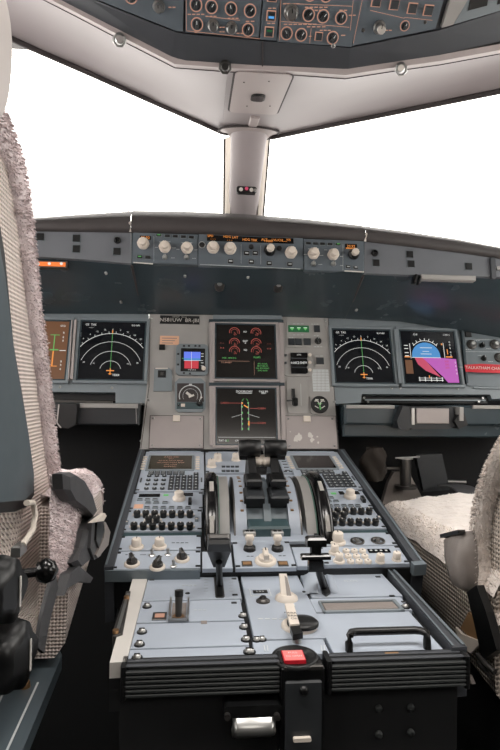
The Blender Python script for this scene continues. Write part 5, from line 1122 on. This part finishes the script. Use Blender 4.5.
# right column
T = rpanel('flap_unit', 'pale rear panel with a raised cover and black flap lever slot', ((300.5, 574.5), (383, 573.5), (309, 600.5), (400, 598)), cat='lever panel')
b = MB('panel_blue'); g = []
for i in range(9): t = i/8; g.append([(T.L(302+20*0, 578+t*19)[0]+ (0.004*t), T.L(310, 578+t*19)[1], .004), (T.L(308, 578+t*19)[0]+.004*t, T.L(310, 578+t*19)[1], .006+.016*math.sin(math.pi*t)), (T.L(317, 578+t*19)[0], T.L(310, 578+t*19)[1], .006+.018*math.sin(math.pi*t)), (T.L(318.5, 578+t*19)[0], T.L(310, 578+t*19)[1], .004)])
b.surf(g); T.part('arc_cover', b)
b = MB('black'); b.poly([T.L(*p, .004) for p in ((318.5, 576), (324, 576), (330.5, 594), (326, 597), (322, 594))], .004, .007); T.part('slot', b)
b = MB('panel_blue'); g = []
for i in range(9): t = i/8; yy = T.L(330, 577+t*19)[1]; g.append([(T.L(325.5+t*5, 577+t*19)[0], yy, .004), (T.L(327+t*5, 577+t*19)[0], yy, .005+.010*math.sin(math.pi*t)), (T.L(334+t*5, 577+t*19)[0], yy, .004)])
b.surf(g); T.part('arc_cover', b)
b = MB('legend')
q = T.L(351, 581.5, .004); b.text('FLAPS', q[0], q[1], .009, .0048); T.part('legends', b)
for p in ((378, 577), (392, 596), (305, 592)): T.part('fastener', shared(('fs',), None), (*T.L(*p, .004), .004))
# flap lever
Tf = Th('flap_lever', 'black flap lever with two stacked round flanges right of the engine switches', 'lever', FR, px=(322, 590))
def lf(x, y, h): u, v = Tf.L(x, y, h); return Vector((u, v, h))
b = MB('black'); b.tube([lf(324, 588, .006), lf(319.5, 574, .035), lf(316, 556, .07)], .0055, 10); Tf.part('stem', b)
c1 = lf(315.5, 556, .070); c2 = lf(316.5, 543, .092); ax = (c2-c1).normalized(); rot = ax.to_track_quat('Z', 'Y').to_matrix().to_4x4()
b = MB('black_gloss'); b.T = Matrix.Translation(c1) @ rot; b.T = Matrix.Identity(4); w_ = .022
b.box(c1.x-w_, c1.x+w_, c1.y-.007, c1.y+.007, c1.z-.004, c1.z+.003, .002); b.box(c1.x-.0075, c1.x+.0075, c1.y-.005, c1.y+.005, c1.z, c2.z, .001); b.box(c1.x-.0145, c1.x+.0145, c1.y-.010, c1.y+.010, c2.z-.006, c2.z+.007, .003); b.box(c1.x-.011, c1.x+.011, c1.y-.006, c1.y+.006, c1.z-.022, c1.z-.004, .002); Tf.part('grip', b)
# printer slot and paper box
T = rpanel('printer_panel', 'rear panel with a long dark paper slot framed in grey', ((309.5, 601.5), (401, 599), (315, 615), (412.5, 612.5)), cat='printer')
a = T.span(320.5, 602, 401, 613, .004); b = MB('bezel_blue')
b.box(a[0], a[1], a[3]-.003, a[3], .004, .008, .001); b.box(a[0], a[1], a[2], a[2]+.003, .004, .008, .001); b.box(a[0], a[0]+.003, a[2], a[3], .004, .008, .001); b.box(a[1]-.006, a[1], a[2], a[3], .004, .008, .001); T.part('frame', b)
b = MB('dark_grey'); b.box(a[0]+.003, a[1]-.006, a[2]+.003, a[3]-.003, .004, .005); b.use('leather'); b.box(a[0]+.004, a[1]-.007, a[2]+.007, a[3]-.009, .005, .0075, .001); b.use('black'); b.box(a[0]+.004, a[1]-.006, a[2]+.003, a[2]+.0065, .005, .0062); T.part('paper_slot', b)
rfast(T, ((405.5, 607.5),)); T.part('fastener', shared(('fs',), None), (*T.L(404, 602, .004), .004))
T = rpanel('printer_door', 'smooth pale rear door panel with a black bar handle at the right of the rear pedestal', ((316.5, 616), (413, 613.5), (329, 656), (441, 654)), cat='door panel')
b = MB('black'); e = [T.L(*p, .004) for p in ((348, 652), (349, 630), (350, 630), (422, 629), (425, 630), (431, 649))]
xa, xb_ = e[0][0]+.002, e[5][0]-.004; yA = e[0][1]; yB = T.L(385, 631, .022)[1]
pts = [(xa, yA+.002, .002), (xa, yA+.004, .014), (xa+.001, yB-.010, .022), (xa+.005, yB-.002, .022), (xa+.012, yB, .022), (xb_-.012, yB, .022), (xb_-.005, yB-.002, .022), (xb_-.001, yB-.010, .022), (xb_, yA+.004, .014), (xb_, yA+.002, .002)]
b.tube(pts, .0048, 10); T.part('handle', b)
b = MB('tan'); q = T.L(392, 654.5, .004); b.box(q[0]-.009, q[0]+.009, q[1]-.001, q[1]+.003, .004, .006, .001); T.part('tab', b)
T.part('fastener', shared(('fs',), None), (*T.L(425, 617, .004), .004)) if False else None
# handset
Th_ = Th('handset', 'black handset cradle with a red lit label hanging over the rear edge', 'handset', FR, px=(299, 660)); T = Th_
u, v = T.L(295, 654.5, .006); b = MB('black'); b.lathe([(.0275, 0), (.0275, .0045), (.0245, .0055), (.0235, .0045), (.001, .0045)], 34, (u, v, .0)); T.part('ring', b)
a = T.span(283.5, 651, 303.5, 660.5, .008); b = MB('red_tag'); b.box(a[0]-.001, a[1]+.001, a[2]-.001, a[3]+.001, .003, .0085); b.use('e_redlabel'); b.box(*a, .0080, .0090); b.use('e_white'); b.text('PULL', (a[0]+a[1])/2, a[2]+(a[3]-a[2])*.72, .0052, .0093); b.text('TO OPEN', (a[0]+a[1])/2, a[2]+(a[3]-a[2])*.35, .0045, .0093); T.part('label_plate', b, label='red lit label plate')
FB = FY(FR.W(0, yb).y-.02)
def bp(x, y): q = T.root.matrix_world.inverted() @ FB.PW(x, y); return q
A = bp(281.5, 661); B = bp(324.5, 661); Cc = bp(281, 760); 
b = MB('black'); b.box(A.x, B.x, A.y-.002, A.y+.03, Cc.z, .004, .004); b.use('metal_dark'); b.box(A.x+.003, B.x-.002, A.y-.0035, A.y+.01, -.001, .004, .001); T.part('body', b)
b = MB('dark_grey'); b.box(A.x+.004, B.x-.004, A.y-.006, A.y-.001, Cc.z, -.012, .002); b.use('black'); q = bp(303, 688); b.T = Matrix.Translation(q) @ Matrix.Rotation(math.radians(90), 4, 'X'); b.lathe([(.006, 0), (.005, .008), (.003, .009)], 16); T.part('front_plate', b)
b = MB('cream'); q = bp(301, 735.5); b.T = Matrix.Translation(q) @ Matrix.Rotation(math.radians(90), 4, 'X'); b.rbox(-.0105, .0105, -.0022, .0022, -.002, .009, .002); T.part('pull_tab', b)
# ashtray
T = Th('ashtray', 'metal ashtray lid below the left ribbed bumper', 'ashtray', FY(FR.W(0, yb).y-.022), px=(253, 722))
b = MB('black'); b.rbox(*T.span(224, 704, 281, 716), -.02, .004, .004); b.use('metal_dark')
for x in (227, 276): q = T.L(x, 713); b.cyl(q[0], q[1], .0035, .0, .010, 12)
T.part('housing', b)
b = MB('metal'); g = []
x0, x1, y0, y1 = T.span(231.5, 714.5, 275, 734)
for i in range(9):
    t = i/8; yy = y1+(y0-y1)*t; zz = .004+.012*math.sin(math.pi*t*.9+.2); g.append([(x0+.002*math.sin(t*3), yy, -.01), (x0+.001, yy, zz*.8), (x0+.006, yy-.001*t, zz), (x1-.006, yy-.001*t, zz), (x1-.001, yy, zz*.8), (x1-.002*math.sin(t*3), yy, -.01)])
b.surf(g); T.part('lid', b)
# ------------------------------------------------------------------ seats
def tufts(b, pts, nrm_fn, n, ln=.010, wd=.0022, rnd=None, droop=.35):
    rnd = rnd or R
    for _ in range(n):
        p, nv = pts(rnd); d = (nv+Vector((rnd.uniform(-1, 1), rnd.uniform(-1, 1), rnd.uniform(-1, 1)))*.55).normalized()
        s = d.cross(Vector((rnd.uniform(-1, 1), rnd.uniform(-1, 1), rnd.uniform(-1, 1)))).normalized()*wd*rnd.uniform(.6, 1.2); l = ln*rnd.uniform(.5, 1.25)
        m_ = p+d*l*.6+s*.2; e = p+d*l+Vector((0, 0, -droop*l)); p = p-nv*.002
        b.add([p-s, p+s, m_+s*.8, e, m_-s*.8], [(0, 1, 2, 3, 4)], True)
def sweep_profile(path, rad_fn, seg=14):
    g = []
    for i, p in enumerate(path):
        d = (path[min(i+1, len(path)-1)]-path[max(i-1, 0)]).normalized(); a = Vector((1, 0, 0)); c = d.cross(a).normalized()
        ra, rc = rad_fn(i/(len(path)-1)); g.append([p+a*ra*math.cos(t)+c*rc*math.sin(t) for t in [2*math.pi*k/seg for k in range(seg)]])
    return g
def resample(pts, n):
    L_ = [0]
    for a, c in zip(pts, pts[1:]): L_.append(L_[-1]+(Vector(c)-Vector(a)).length)
    out = []; 
    for i in range(n):
        s = L_[-1]*i/(n-1); k = 0
        while k < len(L_)-2 and L_[k+1] < s: k += 1
        t = (s-L_[k])/max(1e-9, L_[k+1]-L_[k]); out.append(Vector(pts[k]).lerp(Vector(pts[k+1]), t))
    for _ in range(2): out = [out[0]]+[(out[i-1]+out[i]*2+out[i+1])/4 for i in range(1, n-1)]+[out[-1]]
    return out

def seat_back_mesh(front, rear, x_in, x_out, m, bulge=.0):
    """front / rear: lists of world (y,z); builds the padded slab between x_in and x_out"""
    n = 26; F_ = resample([(0, y, z) for y, z in front], n); B_ = resample([(0, y, z) for y, z in rear], n); s = 1 if x_out > x_in else -1
    rows = []
    for f, r_ in zip(F_, B_):
        d = (f-r_); th = d.length; row = []
        prof_ = [(1.0, .5), (1.0, .02), (.97, .004), (.85, 0), (.15, 0), (.03, .004), (0, .02), (0, .5)]
        for a, k in prof_:
            row.append(Vector((x_in+s*abs(x_out-x_in)*k, r_.y+d.y*a, r_.z+d.z*a)))
        prof2 = [(0, .98), (.03, .996), (.15, 1), (.85, 1), (.97, .996), (1.0, .98)]
        for a, k in prof2: row.append(Vector((x_in+s*abs(x_out-x_in)*k, r_.y+d.y*a, r_.z+d.z*a)))
        rows.append(row)
    b = MB(m); b.surf(rows, close=True); b.add([tuple(p) for p in rows[0]], [tuple(range(len(rows[0])))]); b.add([tuple(p) for p in rows[-1]], [tuple(range(len(rows[-1])))[::-1]])
    return b, F_, B_

def yz(fr, px, py): q = fr.PW(px, py); return (q.y, q.z)
# ---- left seat
T = Th('pilot_seat', 'left pilot seat in pale knit cover with pinkish fleece edge, seen close at the left', 'seat', ID); SL = T
front = [yz(FSL, *p) for p in ((-10, 112), (2, 122), (14, 140), (22, 165), (27, 195), (30, 225), (32, 255), (37, 300), (43, 350), (49, 400), (53, 440), (58, 480), (64, 520), (68, 560), (66, 600), (58, 645))]
rear = [yz(FSL, *p) for p in ((-45, 128), (-40, 135), (-34, 150), (-26, 175), (-20, 200), (-15, 225), (-8, 260), (2, 310), (11, 360), (20, 410), (27, 450), (32, 490), (29, 520), (16, 548), (2, 580), (0, 620), (4, 660))]
bm_, Fp, Bp = seat_back_mesh(front, rear, -.335, -.78, 'knit'); T.part('backrest_cover', bm_, label='pale knit cover with tiny holes')
# fleece edge along the front of the backrest, wrapping its inner corner
path = [Vector((-.345, p.y-.016, p.z)) for p in Fp if p.z > CZ-.20]
def rf(t): return (.022, .017 if t > .25 else .024)
g = sweep_profile(path, rf, 16)
b = MB('fleece'); rr_ = random.Random(11)
for row in g:
    for i, p in enumerate(row): row[i] = p+Vector((rr_.uniform(-1, 1), rr_.uniform(-1, 1), rr_.uniform(-1, 1)))*.0018
b.surf(g, close=True)
def pf(r_):
    i = r_.randrange(len(path)-1); p = path[i].lerp(path[i+1], r_.random()); a = r_.uniform(0, 2*math.pi); ra, rc = rf(i/(len(path)-1)); d = (path[i+1]-path[i]).normalized(); c = d.cross(Vector((1, 0, 0))).normalized()
    nv = (Vector((1, 0, 0))*math.cos(a)+c*math.sin(a)); return p+Vector((1, 0, 0))*ra*math.cos(a)+c*rc*math.sin(a), nv
tufts(b, pf, None, 11000, .0048, .0008, rr_)
T.part('fleece_edge', b)
b = MB('fleece'); g = []
x0, x1 = -.36, -.76
for p in Fp[2:]: g.append([Vector((x0+(x1-x0)*k/8, p.y+.012+.012*math.sin(math.pi*k/8), p.z)) for k in range(9)])
b.surf(g); T.part('fleece_front', b)
# headrest
b = MB('headrest'); g = []
hx = [(-22, -40), (6, -10), (12, 15), (14.5, 40), (14, 65), (10.5, 88), (5, 106), (-8, 122)]; Hs = resample([(0, *yz(FSL, *p)) for p in hx], 18)
hr = [(-60, -40), (-70, 0), (-75, 40), (-75, 65), (-70, 88), (-60, 110), (-40, 122)]; Hr = resample([(0, *yz(FSL, *p)) for p in hr], 18)
for f, r_ in zip(Hs, Hr):
    mid = (f+r_)/2; h_ = (f-r_)/2; row = []
    for k in range(28):
        t = 2*math.pi*k/28; ct, st = math.cos(t), math.sin(t); sx = math.copysign(abs(ct)**.35, ct); sy = math.copysign(abs(st)**.35, st); row.append(Vector((-.50+.183*sx, mid.y+h_.y*sy, mid.z+h_.z*sy)))
    g.append(row)
b.surf(g, close=True); b.add([tuple(p) for p in g[0]], [tuple(range(28))]); b.add([tuple(p) for p in g[-1]], [tuple(range(28))[::-1]]); T.part('headrest', b, label='smooth light grey headrest')
# rear shell
FS2 = Frame((-.338, 0, CZ), (0, 1, 0), (0, 0, 1))
def sidepoly(fr, pts, x0, x1, m, b=None):
    b = b or MB(m); q = [yz(fr, *p) for p in pts]; n = len(q)
    vs = [(x0, y, z) for y, z in q]+[(x1, y, z) for y, z in q]
    fs = [tuple(range(n)), tuple(range(n, 2*n))[::-1]]+[(i, n+i, n+(i+1) % n, (i+1) % n) for i in range(n)]; b.add(vs, fs); return b
T.part('shell', sidepoly(FSL, [(-90, 180), (-20, 195), (-5, 225), (0, 255), (9, 345), (18, 395), (25, 438), (30, 475), (30, 495), (22, 507), (10, 512), (-40, 515), (-100, 520)], -.325, -.335, 'rib_black'), label='black edge band of the seat shell')
T.part('shell_panel', sidepoly(FSL, [(-90, 190), (-30, 205), (-14, 240), (-7, 275), (2, 345), (11, 395), (19, 440), (24, 478), (23, 492), (14, 500), (-40, 505), (-100, 510)], -.318, -.326, 'seat_shell'), label='blue-grey back shell')
b = MB('cream'); q = [yz(FSL, *p) for p in ((10, 503), (17, 503), (20, 515), (17, 530), (6, 545))]; b.tube([(-.312, *p) for p in q], .0035, 8); T.part('pipe', b)
b = MB('metal'); q = yz(FSL, 5, 549); b.box(-.32, -.31, q[0]-.012, q[0]+.012, q[1]-.006, q[1]+.006, .002); T.part('bracket', b)
# cushion
cz = CZ-.168
def cushion(T, xi, xo, y0, y1, zt, zb0, zb1, mk, mf, crown=.02, seed=5):
    s = 1 if xo > xi else -1; W_ = abs(xo-xi)
    b = MB(mk); rows = []
    n = 20
    for i in range(n+1):
        t = i/n; y = y0+(y1-y0)*t; zb = zb0+(zb1-zb0)*t; e = min(1, (1-t)*9); fr_ = math.sqrt(max(0, 1-(1-e)**2)) if e < 1 else 1
        zt_ = zt-.035*(1-fr_); row = []
        for k, (u, w_) in enumerate(((0.03, 0), (0, .10), (-.006, .5), (-.004, .8), (.008, .95), (.05, 1), (.5, 1), (.95, 1), (1, .9), (1, .1), (.97, 0))):
            row.append(Vector((xi+s*W_*u, y, zb+(zt_-zb)*w_+(crown*math.sin(math.pi*min(1, max(0, u)))*fr_ if w_ == 1 else 0))))
        rows.append(row)
    b.surf(rows, close=True); b.add([tuple(p) for p in rows[0]], [tuple(range(11))]); b.add([tuple(p) for p in rows[-1]], [tuple(range(11))[::-1]]); T.part('cushion_cover', b, label='knit covered cushion side')
    b = MB(mf); rr = random.Random(seed); g = []; N = 30
    def top(u, t):
        e = min(1, (1-t)*9); fr_ = math.sqrt(max(0, 1-(1-e)**2)) if e < 1 else 1
        eu = min(1, u*14); fu = math.sqrt(max(0, 1-(1-eu)**2)) if eu < 1 else 1
        return Vector((xi+s*(W_*u-.004), y0+(y1-y0)*t*1.006, zt-.035*(1-fr_)+crown*math.sin(math.pi*u)*fr_+.014-.030*(1-fu)+.003*math.sin(u*40+t*9)*math.sin(t*33)))
    for i in range(N+1): g.append([top(k/N, i/N)+Vector((0, 0, rr.uniform(-.0016, .0016))) for k in range(N+1)])
    b.surf(g)
    def pt(r_): u, t = r_.random(), r_.random(); (u, t) = (u*.10, t) if r_.random() < .6 else (u, .93+.07*t); return top(u, t), Vector((-s*.9 if u < .06 else 0, .8 if t > .93 else 0, 1)).normalized()
    tufts(b, pt, None, 3500, .0036, .0009, rr)
    T.part('fleece_cover', b)
cushion(T, -.298, -.76, .80, 1.075, cz, CZ-.37, CZ-.255, 'knit', 'fleece')
b = MB('fleece'); rr5 = random.Random(21); FSs = Frame((-.292, 0, CZ), (0, 1, 0), (0, 0, 1)); cols = []
for i in range(15):
    t = i/14; y_ = 474+(592-474)*t; xl = 54-2*t; xr = 97-(97-66)*min(1, t*1.15); cols.append([FSs.PW(xl+(xr-xl)*k_/8, y_)+Vector((-.004+.010*math.sin(math.pi*k_/8)+rr5.uniform(-.001, .001), 0, 0)) for k_ in range(9)])
b.surf(cols)
def ps(r_): i_, k_ = r_.randrange(14), r_.randrange(8); u_, v_ = r_.random(), r_.random(); return cols[i_][k_].lerp(cols[i_][k_+1], u_).lerp(cols[i_+1][k_].lerp(cols[i_+1][k_+1], u_), v_), Vector((1, 0, 0))
tufts(b, ps, None, 3000, .0045, .0009, rr5); T.part('fleece_side', b)
b = MB('rib_black'); b.box(-.72, -.44, .62, 1.0, CZ-.56, CZ-.47, .01); b.box(-.62, -.46, .66, .95, 0, CZ-.56); T.part('seat_base', b)
# recline / lumbar knobs and side rail
FK = Frame((-.285, 0, CZ), (0, 1, 0), (0, 0, 1))
for cx_, cy_, r_, lb in ((14, 589, .029, 'upper black lobed adjuster knob'), (24, 653, .032, 'lower black lobed adjuster knob')):
    y, z = yz(FK, cx_, cy_); b = MB('black'); y -= .0
    b.T = Matrix.Translation((-.285, y-.01, z)) @ Matrix.Rotation(math.radians(-14), 4, 'Z')
    b.lathe([(r_*.9, -.10), (r_, -.085), (r_, -.012), (r_*.93, 0), (r_*.5, .002)], 40, axis='x', flute=.10, nf=5); b.use('white')
    for a_ in (-.2, .25): b.box(.0025, .0035, r_*.35, r_*.42, -r_*.35+a_*r_, r_*.15+a_*r_)
    T.part('adjuster_knob', b, label=lb)
y, z = yz(FK, 36, 571); b = MB('black_gloss'); b.lathe([(.001, -.013), (.009, -.009), (.0125, 0), (.009, .009), (.001, .013)], 18, (-.275, y, z)); b.tube([(-.275, y, z), (-.30, y-.01, z+.0)], .005, 8); T.part('ball_knob', b)
T = Th('seat_rail', 'blue-grey floor rail plate with pale edge lines at the lower left corner', 'rail', Frame((0, 0, CZ-.385), (1, 0, 0), (0, 1, 0)), px=(28, 700)); F_r = T
b = MB('seat_shell'); b.poly([T.L(*p) for p in ((-60, 640), (40, 608), (62, 655), (6, 790), (-80, 790))], -.02, 0); T.part('plate', b)
b = MB('legend'); b.line([T.L(38, 683), T.L(5, 755)], .0025, .001); b.line([T.L(6, 688), T.L(-10, 722)], .0025, .001); T.part('edge_line', b)
b = MB('brass'); q = T.L(25, 687); b.lathe([(.007, 0), (.006, .007), (.002, .010)], 16, (q[0], q[1], 0)); q = T.L(39, 647); b.lathe([(.007, 0), (.006, .007), (.002, .010)], 16, (q[0], q[1], 0)); T.part('bolt', b)

def strap(name, label, cat, pts, wd, m='strap', side=Vector((0, 1, 0)), th=.002, root=None, group=None):
    P_ = resample(pts, 20) if len(pts) > 2 else [Vector(p) for p in pts]
    b = MB(m); rows = []
    for i, p in enumerate(P_):
        d = (P_[min(i+1, len(P_)-1)]-P_[max(i-1, 0)]).normalized(); s_ = side-d*side.dot(d); s_ = s_.normalized()*wd/2; nn = d.cross(s_).normalized()*th
        rows.append([p-s_-nn, p+s_-nn, p+s_+nn, p-s_+nn])
    b.surf(rows, smooth=False, close=True); return b
def onplane(fr, px, py): return fr.PW(px, py)
Fc = Frame((-.292, 0, CZ), (0, 1, 0), (0, 0, 1)); Fc2 = Frame((-.285, 0, CZ), (0, 1, 0), (0, 0, 1)); Ft = Frame((0, 0, CZ-.140), (1, 0, 0), (0, 1, 0))
T = Th('seat_belt', 'dark grey harness straps crossing the left fleece cushion', 'seat belt', ID)
for pl_ in ([(57, 474), (65, 472), (76, 479), (86, 496), (91, 513), (87, 519), (77, 509), (65, 501), (58, 489)], [(87, 517), (91, 523), (86, 545), (82, 562), (72, 570), (66, 563), (74, 548), (79, 530)]):
    q = [Fc2.PW(*p) for p in pl_]; n = len(q); c = sum(q, Vector())/n; off = Vector((.012, 0, 0)); q1 = [c+(p-c)*.86+off for p in q]; q0 = [p+off*.5 for p in q]
    b = MB('strap'); b.add([tuple(p-off*.5) for p in q]+[tuple(p) for p in q0]+[tuple(p) for p in q1], [tuple(range(2*n, 3*n))]+[(k*n+i, k*n+(i+1) % n, (k+1)*n+(i+1) % n, (k+1)*n+i) for k in (0, 1) for i in range(n)]); T.part('strap', b)
b = strap('', '', '', [Fc2.PW(55, 580), Fc2.PW(49, 600), Fc2.PW(44, 620), Fc2.PW(39, 650)], .035, side=Vector((0, 1, .1))); T.part('strap', b)
b = MB('strap'); q = [Fc2.PW(*p) for p in ((60, 574), (70, 566), (80, 574), (85, 578), (82, 583), (70, 582), (58, 588), (54, 596))]
b.add([tuple(p) for p in q]+[tuple(p+Vector((.012, 0, 0))) for p in q], [tuple(range(8, 16)), tuple(range(8))[::-1]]+[(i, (i+1) % 8, 8+(i+1) % 8, 8+i) for i in range(8)]); T.part('pouch', b)
Tb2 = Th('belt_buckle', 'flat harness buckle with pale tab and dark plates hanging off the left cushion', 'buckle', Frame((-.275, 0, CZ), (0, 1, 0), (0, 0, 1)), px=(94, 535))
b = MB('strap'); b.poly([Tb2.L(*p) for p in ((88, 520), (98, 514), (104, 530), (97, 556), (90, 560), (86, 548))], 0, .006); Tb2.part('plate', b)
b = MB('black'); b.poly([Tb2.L(*p) for p in ((91, 522), (97, 519), (99, 530), (93, 548), (90, 540))], .006, .009); b.use('leather'); b.poly([Tb2.L(*p) for p in ((100, 522), (105, 532), (103, 545), (92, 558), (90, 555), (98, 538))], .004, .009); Tb2.part('latch', b)
b = MB('cream'); b.poly([Tb2.L(*p) for p in ((83, 523), (97, 513), (99, 516), (96, 521))], .006, .012); Tb2.part('tab', b, label='pale tab')

# ---- right seat
T = Th('copilot_seat', 'right pilot seat with cream fleece cushion and coarse knit sides', 'seat', ID)
cushion(T, .322, .80, .80, 1.36, CZ-.285, CZ-.46, CZ-.375, 'knit_coarse', 'fleece_right', crown=.03, seed=8)
front = [yz(FSR, *p) for p in ((640, 300), (570, 370), (530, 415), (505, 450), (493, 472), (486, 495), (481, 522), (480, 550), (483, 585), (492, 612), (503, 628))]
rear = [yz(FSR, *p) for p in ((760, 360), (680, 420), (640, 460), (610, 490), (595, 510), (585, 530), (575, 550), (570, 575), (560, 610), (545, 640), (530, 655))]
bm2, Fp2, Bp2 = seat_back_mesh(front, rear, .335, .80, 'knit_coarse'); T.part('backrest_cover', bm2)
path = [Vector((.330, p.y-.006, p.z)) for p in Fp2]
def rf(t): return (.018, .0135)
g = sweep_profile(path, rf, 16); b = MB('fleece_right'); b.surf(g, close=True); tufts(b, pf, None, 10000, .0055, .0008, random.Random(4)); T.part('fleece_edge', b)
b = MB('fleece_right'); g = []
for p in Fp2: g.append([Vector((.36+.42*k/8, p.y+.012, p.z)) for k in range(9)])
b.surf(g); T.part('fleece_front', b)
b = MB('rib_black'); b.box(.36, .74, .78, 1.25, CZ-.60, CZ-.44, .02); b.box(.45, .65, .80, 1.2, 0, CZ-.60); T.part('seat_base', b)
F3 = Frame((.312, 0, CZ), (0, -1, 0), (0, 0, 1))
T = Th('belt_pouch', 'grey wrinkled leather belt pouch on the side of the right seat', 'pouch', F3, px=(468, 565))
b = MB('leather'); pts = [(455, 536), (465, 532), (474, 531), (475, 560), (477, 588), (473, 592), (467, 588), (459, 574), (455, 556)]
q = [Vector((*T.L(*p), 0)) for p in pts]; c = sum(q, Vector())/len(q); vs = []; n = len(q)
for k, (s_, h_) in enumerate(((1, -.01), (1, .012), (.85, .022), (.45, .026))): vs += [tuple(c+(p-c)*s_+Vector((0, 0, h_+.002*math.sin(i*2.3)))) for i, p in enumerate(q)]
fs = [(k*n+i, k*n+(i+1) % n, (k+1)*n+(i+1) % n, (k+1)*n+i) for k in range(3) for i in range(n)]+[tuple(range(3*n, 4*n))]
b.add(vs, fs, True); T.part('body', b)
b = MB('black'); b.line([T.L(455, 536), T.L(474, 531.5)], .006, .026, .012); T.part('flap', b)
T = Th('seat_belt', 'black seat belt strap below the right seat back edge', 'seat belt', F3, px=(478, 600))
b = MB('black'); b.poly([T.L(*p) for p in ((474, 592), (484, 585), (494, 612), (505, 650), (490, 660), (482, 625))], .0, .012); T.part('strap', b)
b = MB('metal_dark'); b.tube([(*T.L(486, 655), .012), (*T.L(497, 665), .016), (*T.L(503, 672), .012)], .004, 8); b.tube([(*T.L(486, 662), .012), (*T.L(500, 676), .014)], .003, 8); T.part('buckle', b)
T = Th('fabric_tag', 'tan and cream cloth flap hanging under the right cushion', 'cloth', F3, px=(474, 632))
b = MB('tan'); b.poly([T.L(*p) for p in ((464, 628), (472, 612), (482, 622), (486, 642), (476, 640))], 0, .006); T.part('flap', b)
b = MB('cream'); b.poly([T.L(*p) for p in ((461.5, 627), (468, 634), (488, 642), (477, 653), (464, 644))], .006, .010); T.part('hem', b)
b = MB('leather'); b.poly([T.L(*p) for p in ((468, 673), (472, 675), (476, 684), (468, 683))], 0, .006); T.part('label', b)
Tq = Frame((0, 0, CZ-.262), (1, 0, 0), (0, 1, 0))
T = Th('seat_belt', 'dark strap with thin metal bar lying across the far right corner of the right cushion', 'seat belt', ID)
b = strap('', '', '', [Tq.PW(446, 488)+Vector((0, 0, .008)), Tq.PW(462, 492)+Vector((0, 0, .014)), Tq.PW(478, 504)+Vector((0, 0, .01)), Tq.PW(492, 520)+Vector((0, 0, .01))], .06, side=Vector((.9, .5, 0))); T.part('strap', b)
b = MB('metal'); b.tube([Tq.PW(448, 486)+Vector((0, 0, .012)), Tq.PW(466, 486.5)+Vector((0, 0, .012))], .005, 8); T.part('bar', b)

# ------------------------------------------------------------------ groups of look-alikes
GR = {'display_unit': 'square displays of the instrument panel', 'glareshield': 'sections of the glareshield', 'efis_panel': 'knob panels at both ends of the glareshield row', 'overhead_switch_unit': 'overhead switch panels',
      'header_clip': 'clips along the windscreen header', 'cover_plate': 'plain cover plates under the centre instruments', 'map_light': 'lamps under the glareshield wings', 'tray_table': 'stowed trays below the displays',
      'control_display_unit': 'keyboard display units on the pedestal', 'radio_panel': 'radio panels on the pedestal', 'audio_panel': 'audio panels on the pedestal', 'lighting_panel': 'light knob panels on the pedestal',
      'side_filler': 'plain filler plates beside the engine switches', 'trim_wheel': 'trim wheels', 'thrust_lever': 'thrust levers', 'blank_panel': 'blank plates of the rear pedestal', 'seat_belt': 'seat belt straps'}
for o in list(bpy.data.objects):
    if o.parent is None and o.get('category'):
        k = o.name.split('.')[0]
        if k in GR: o['group'] = GR[k]
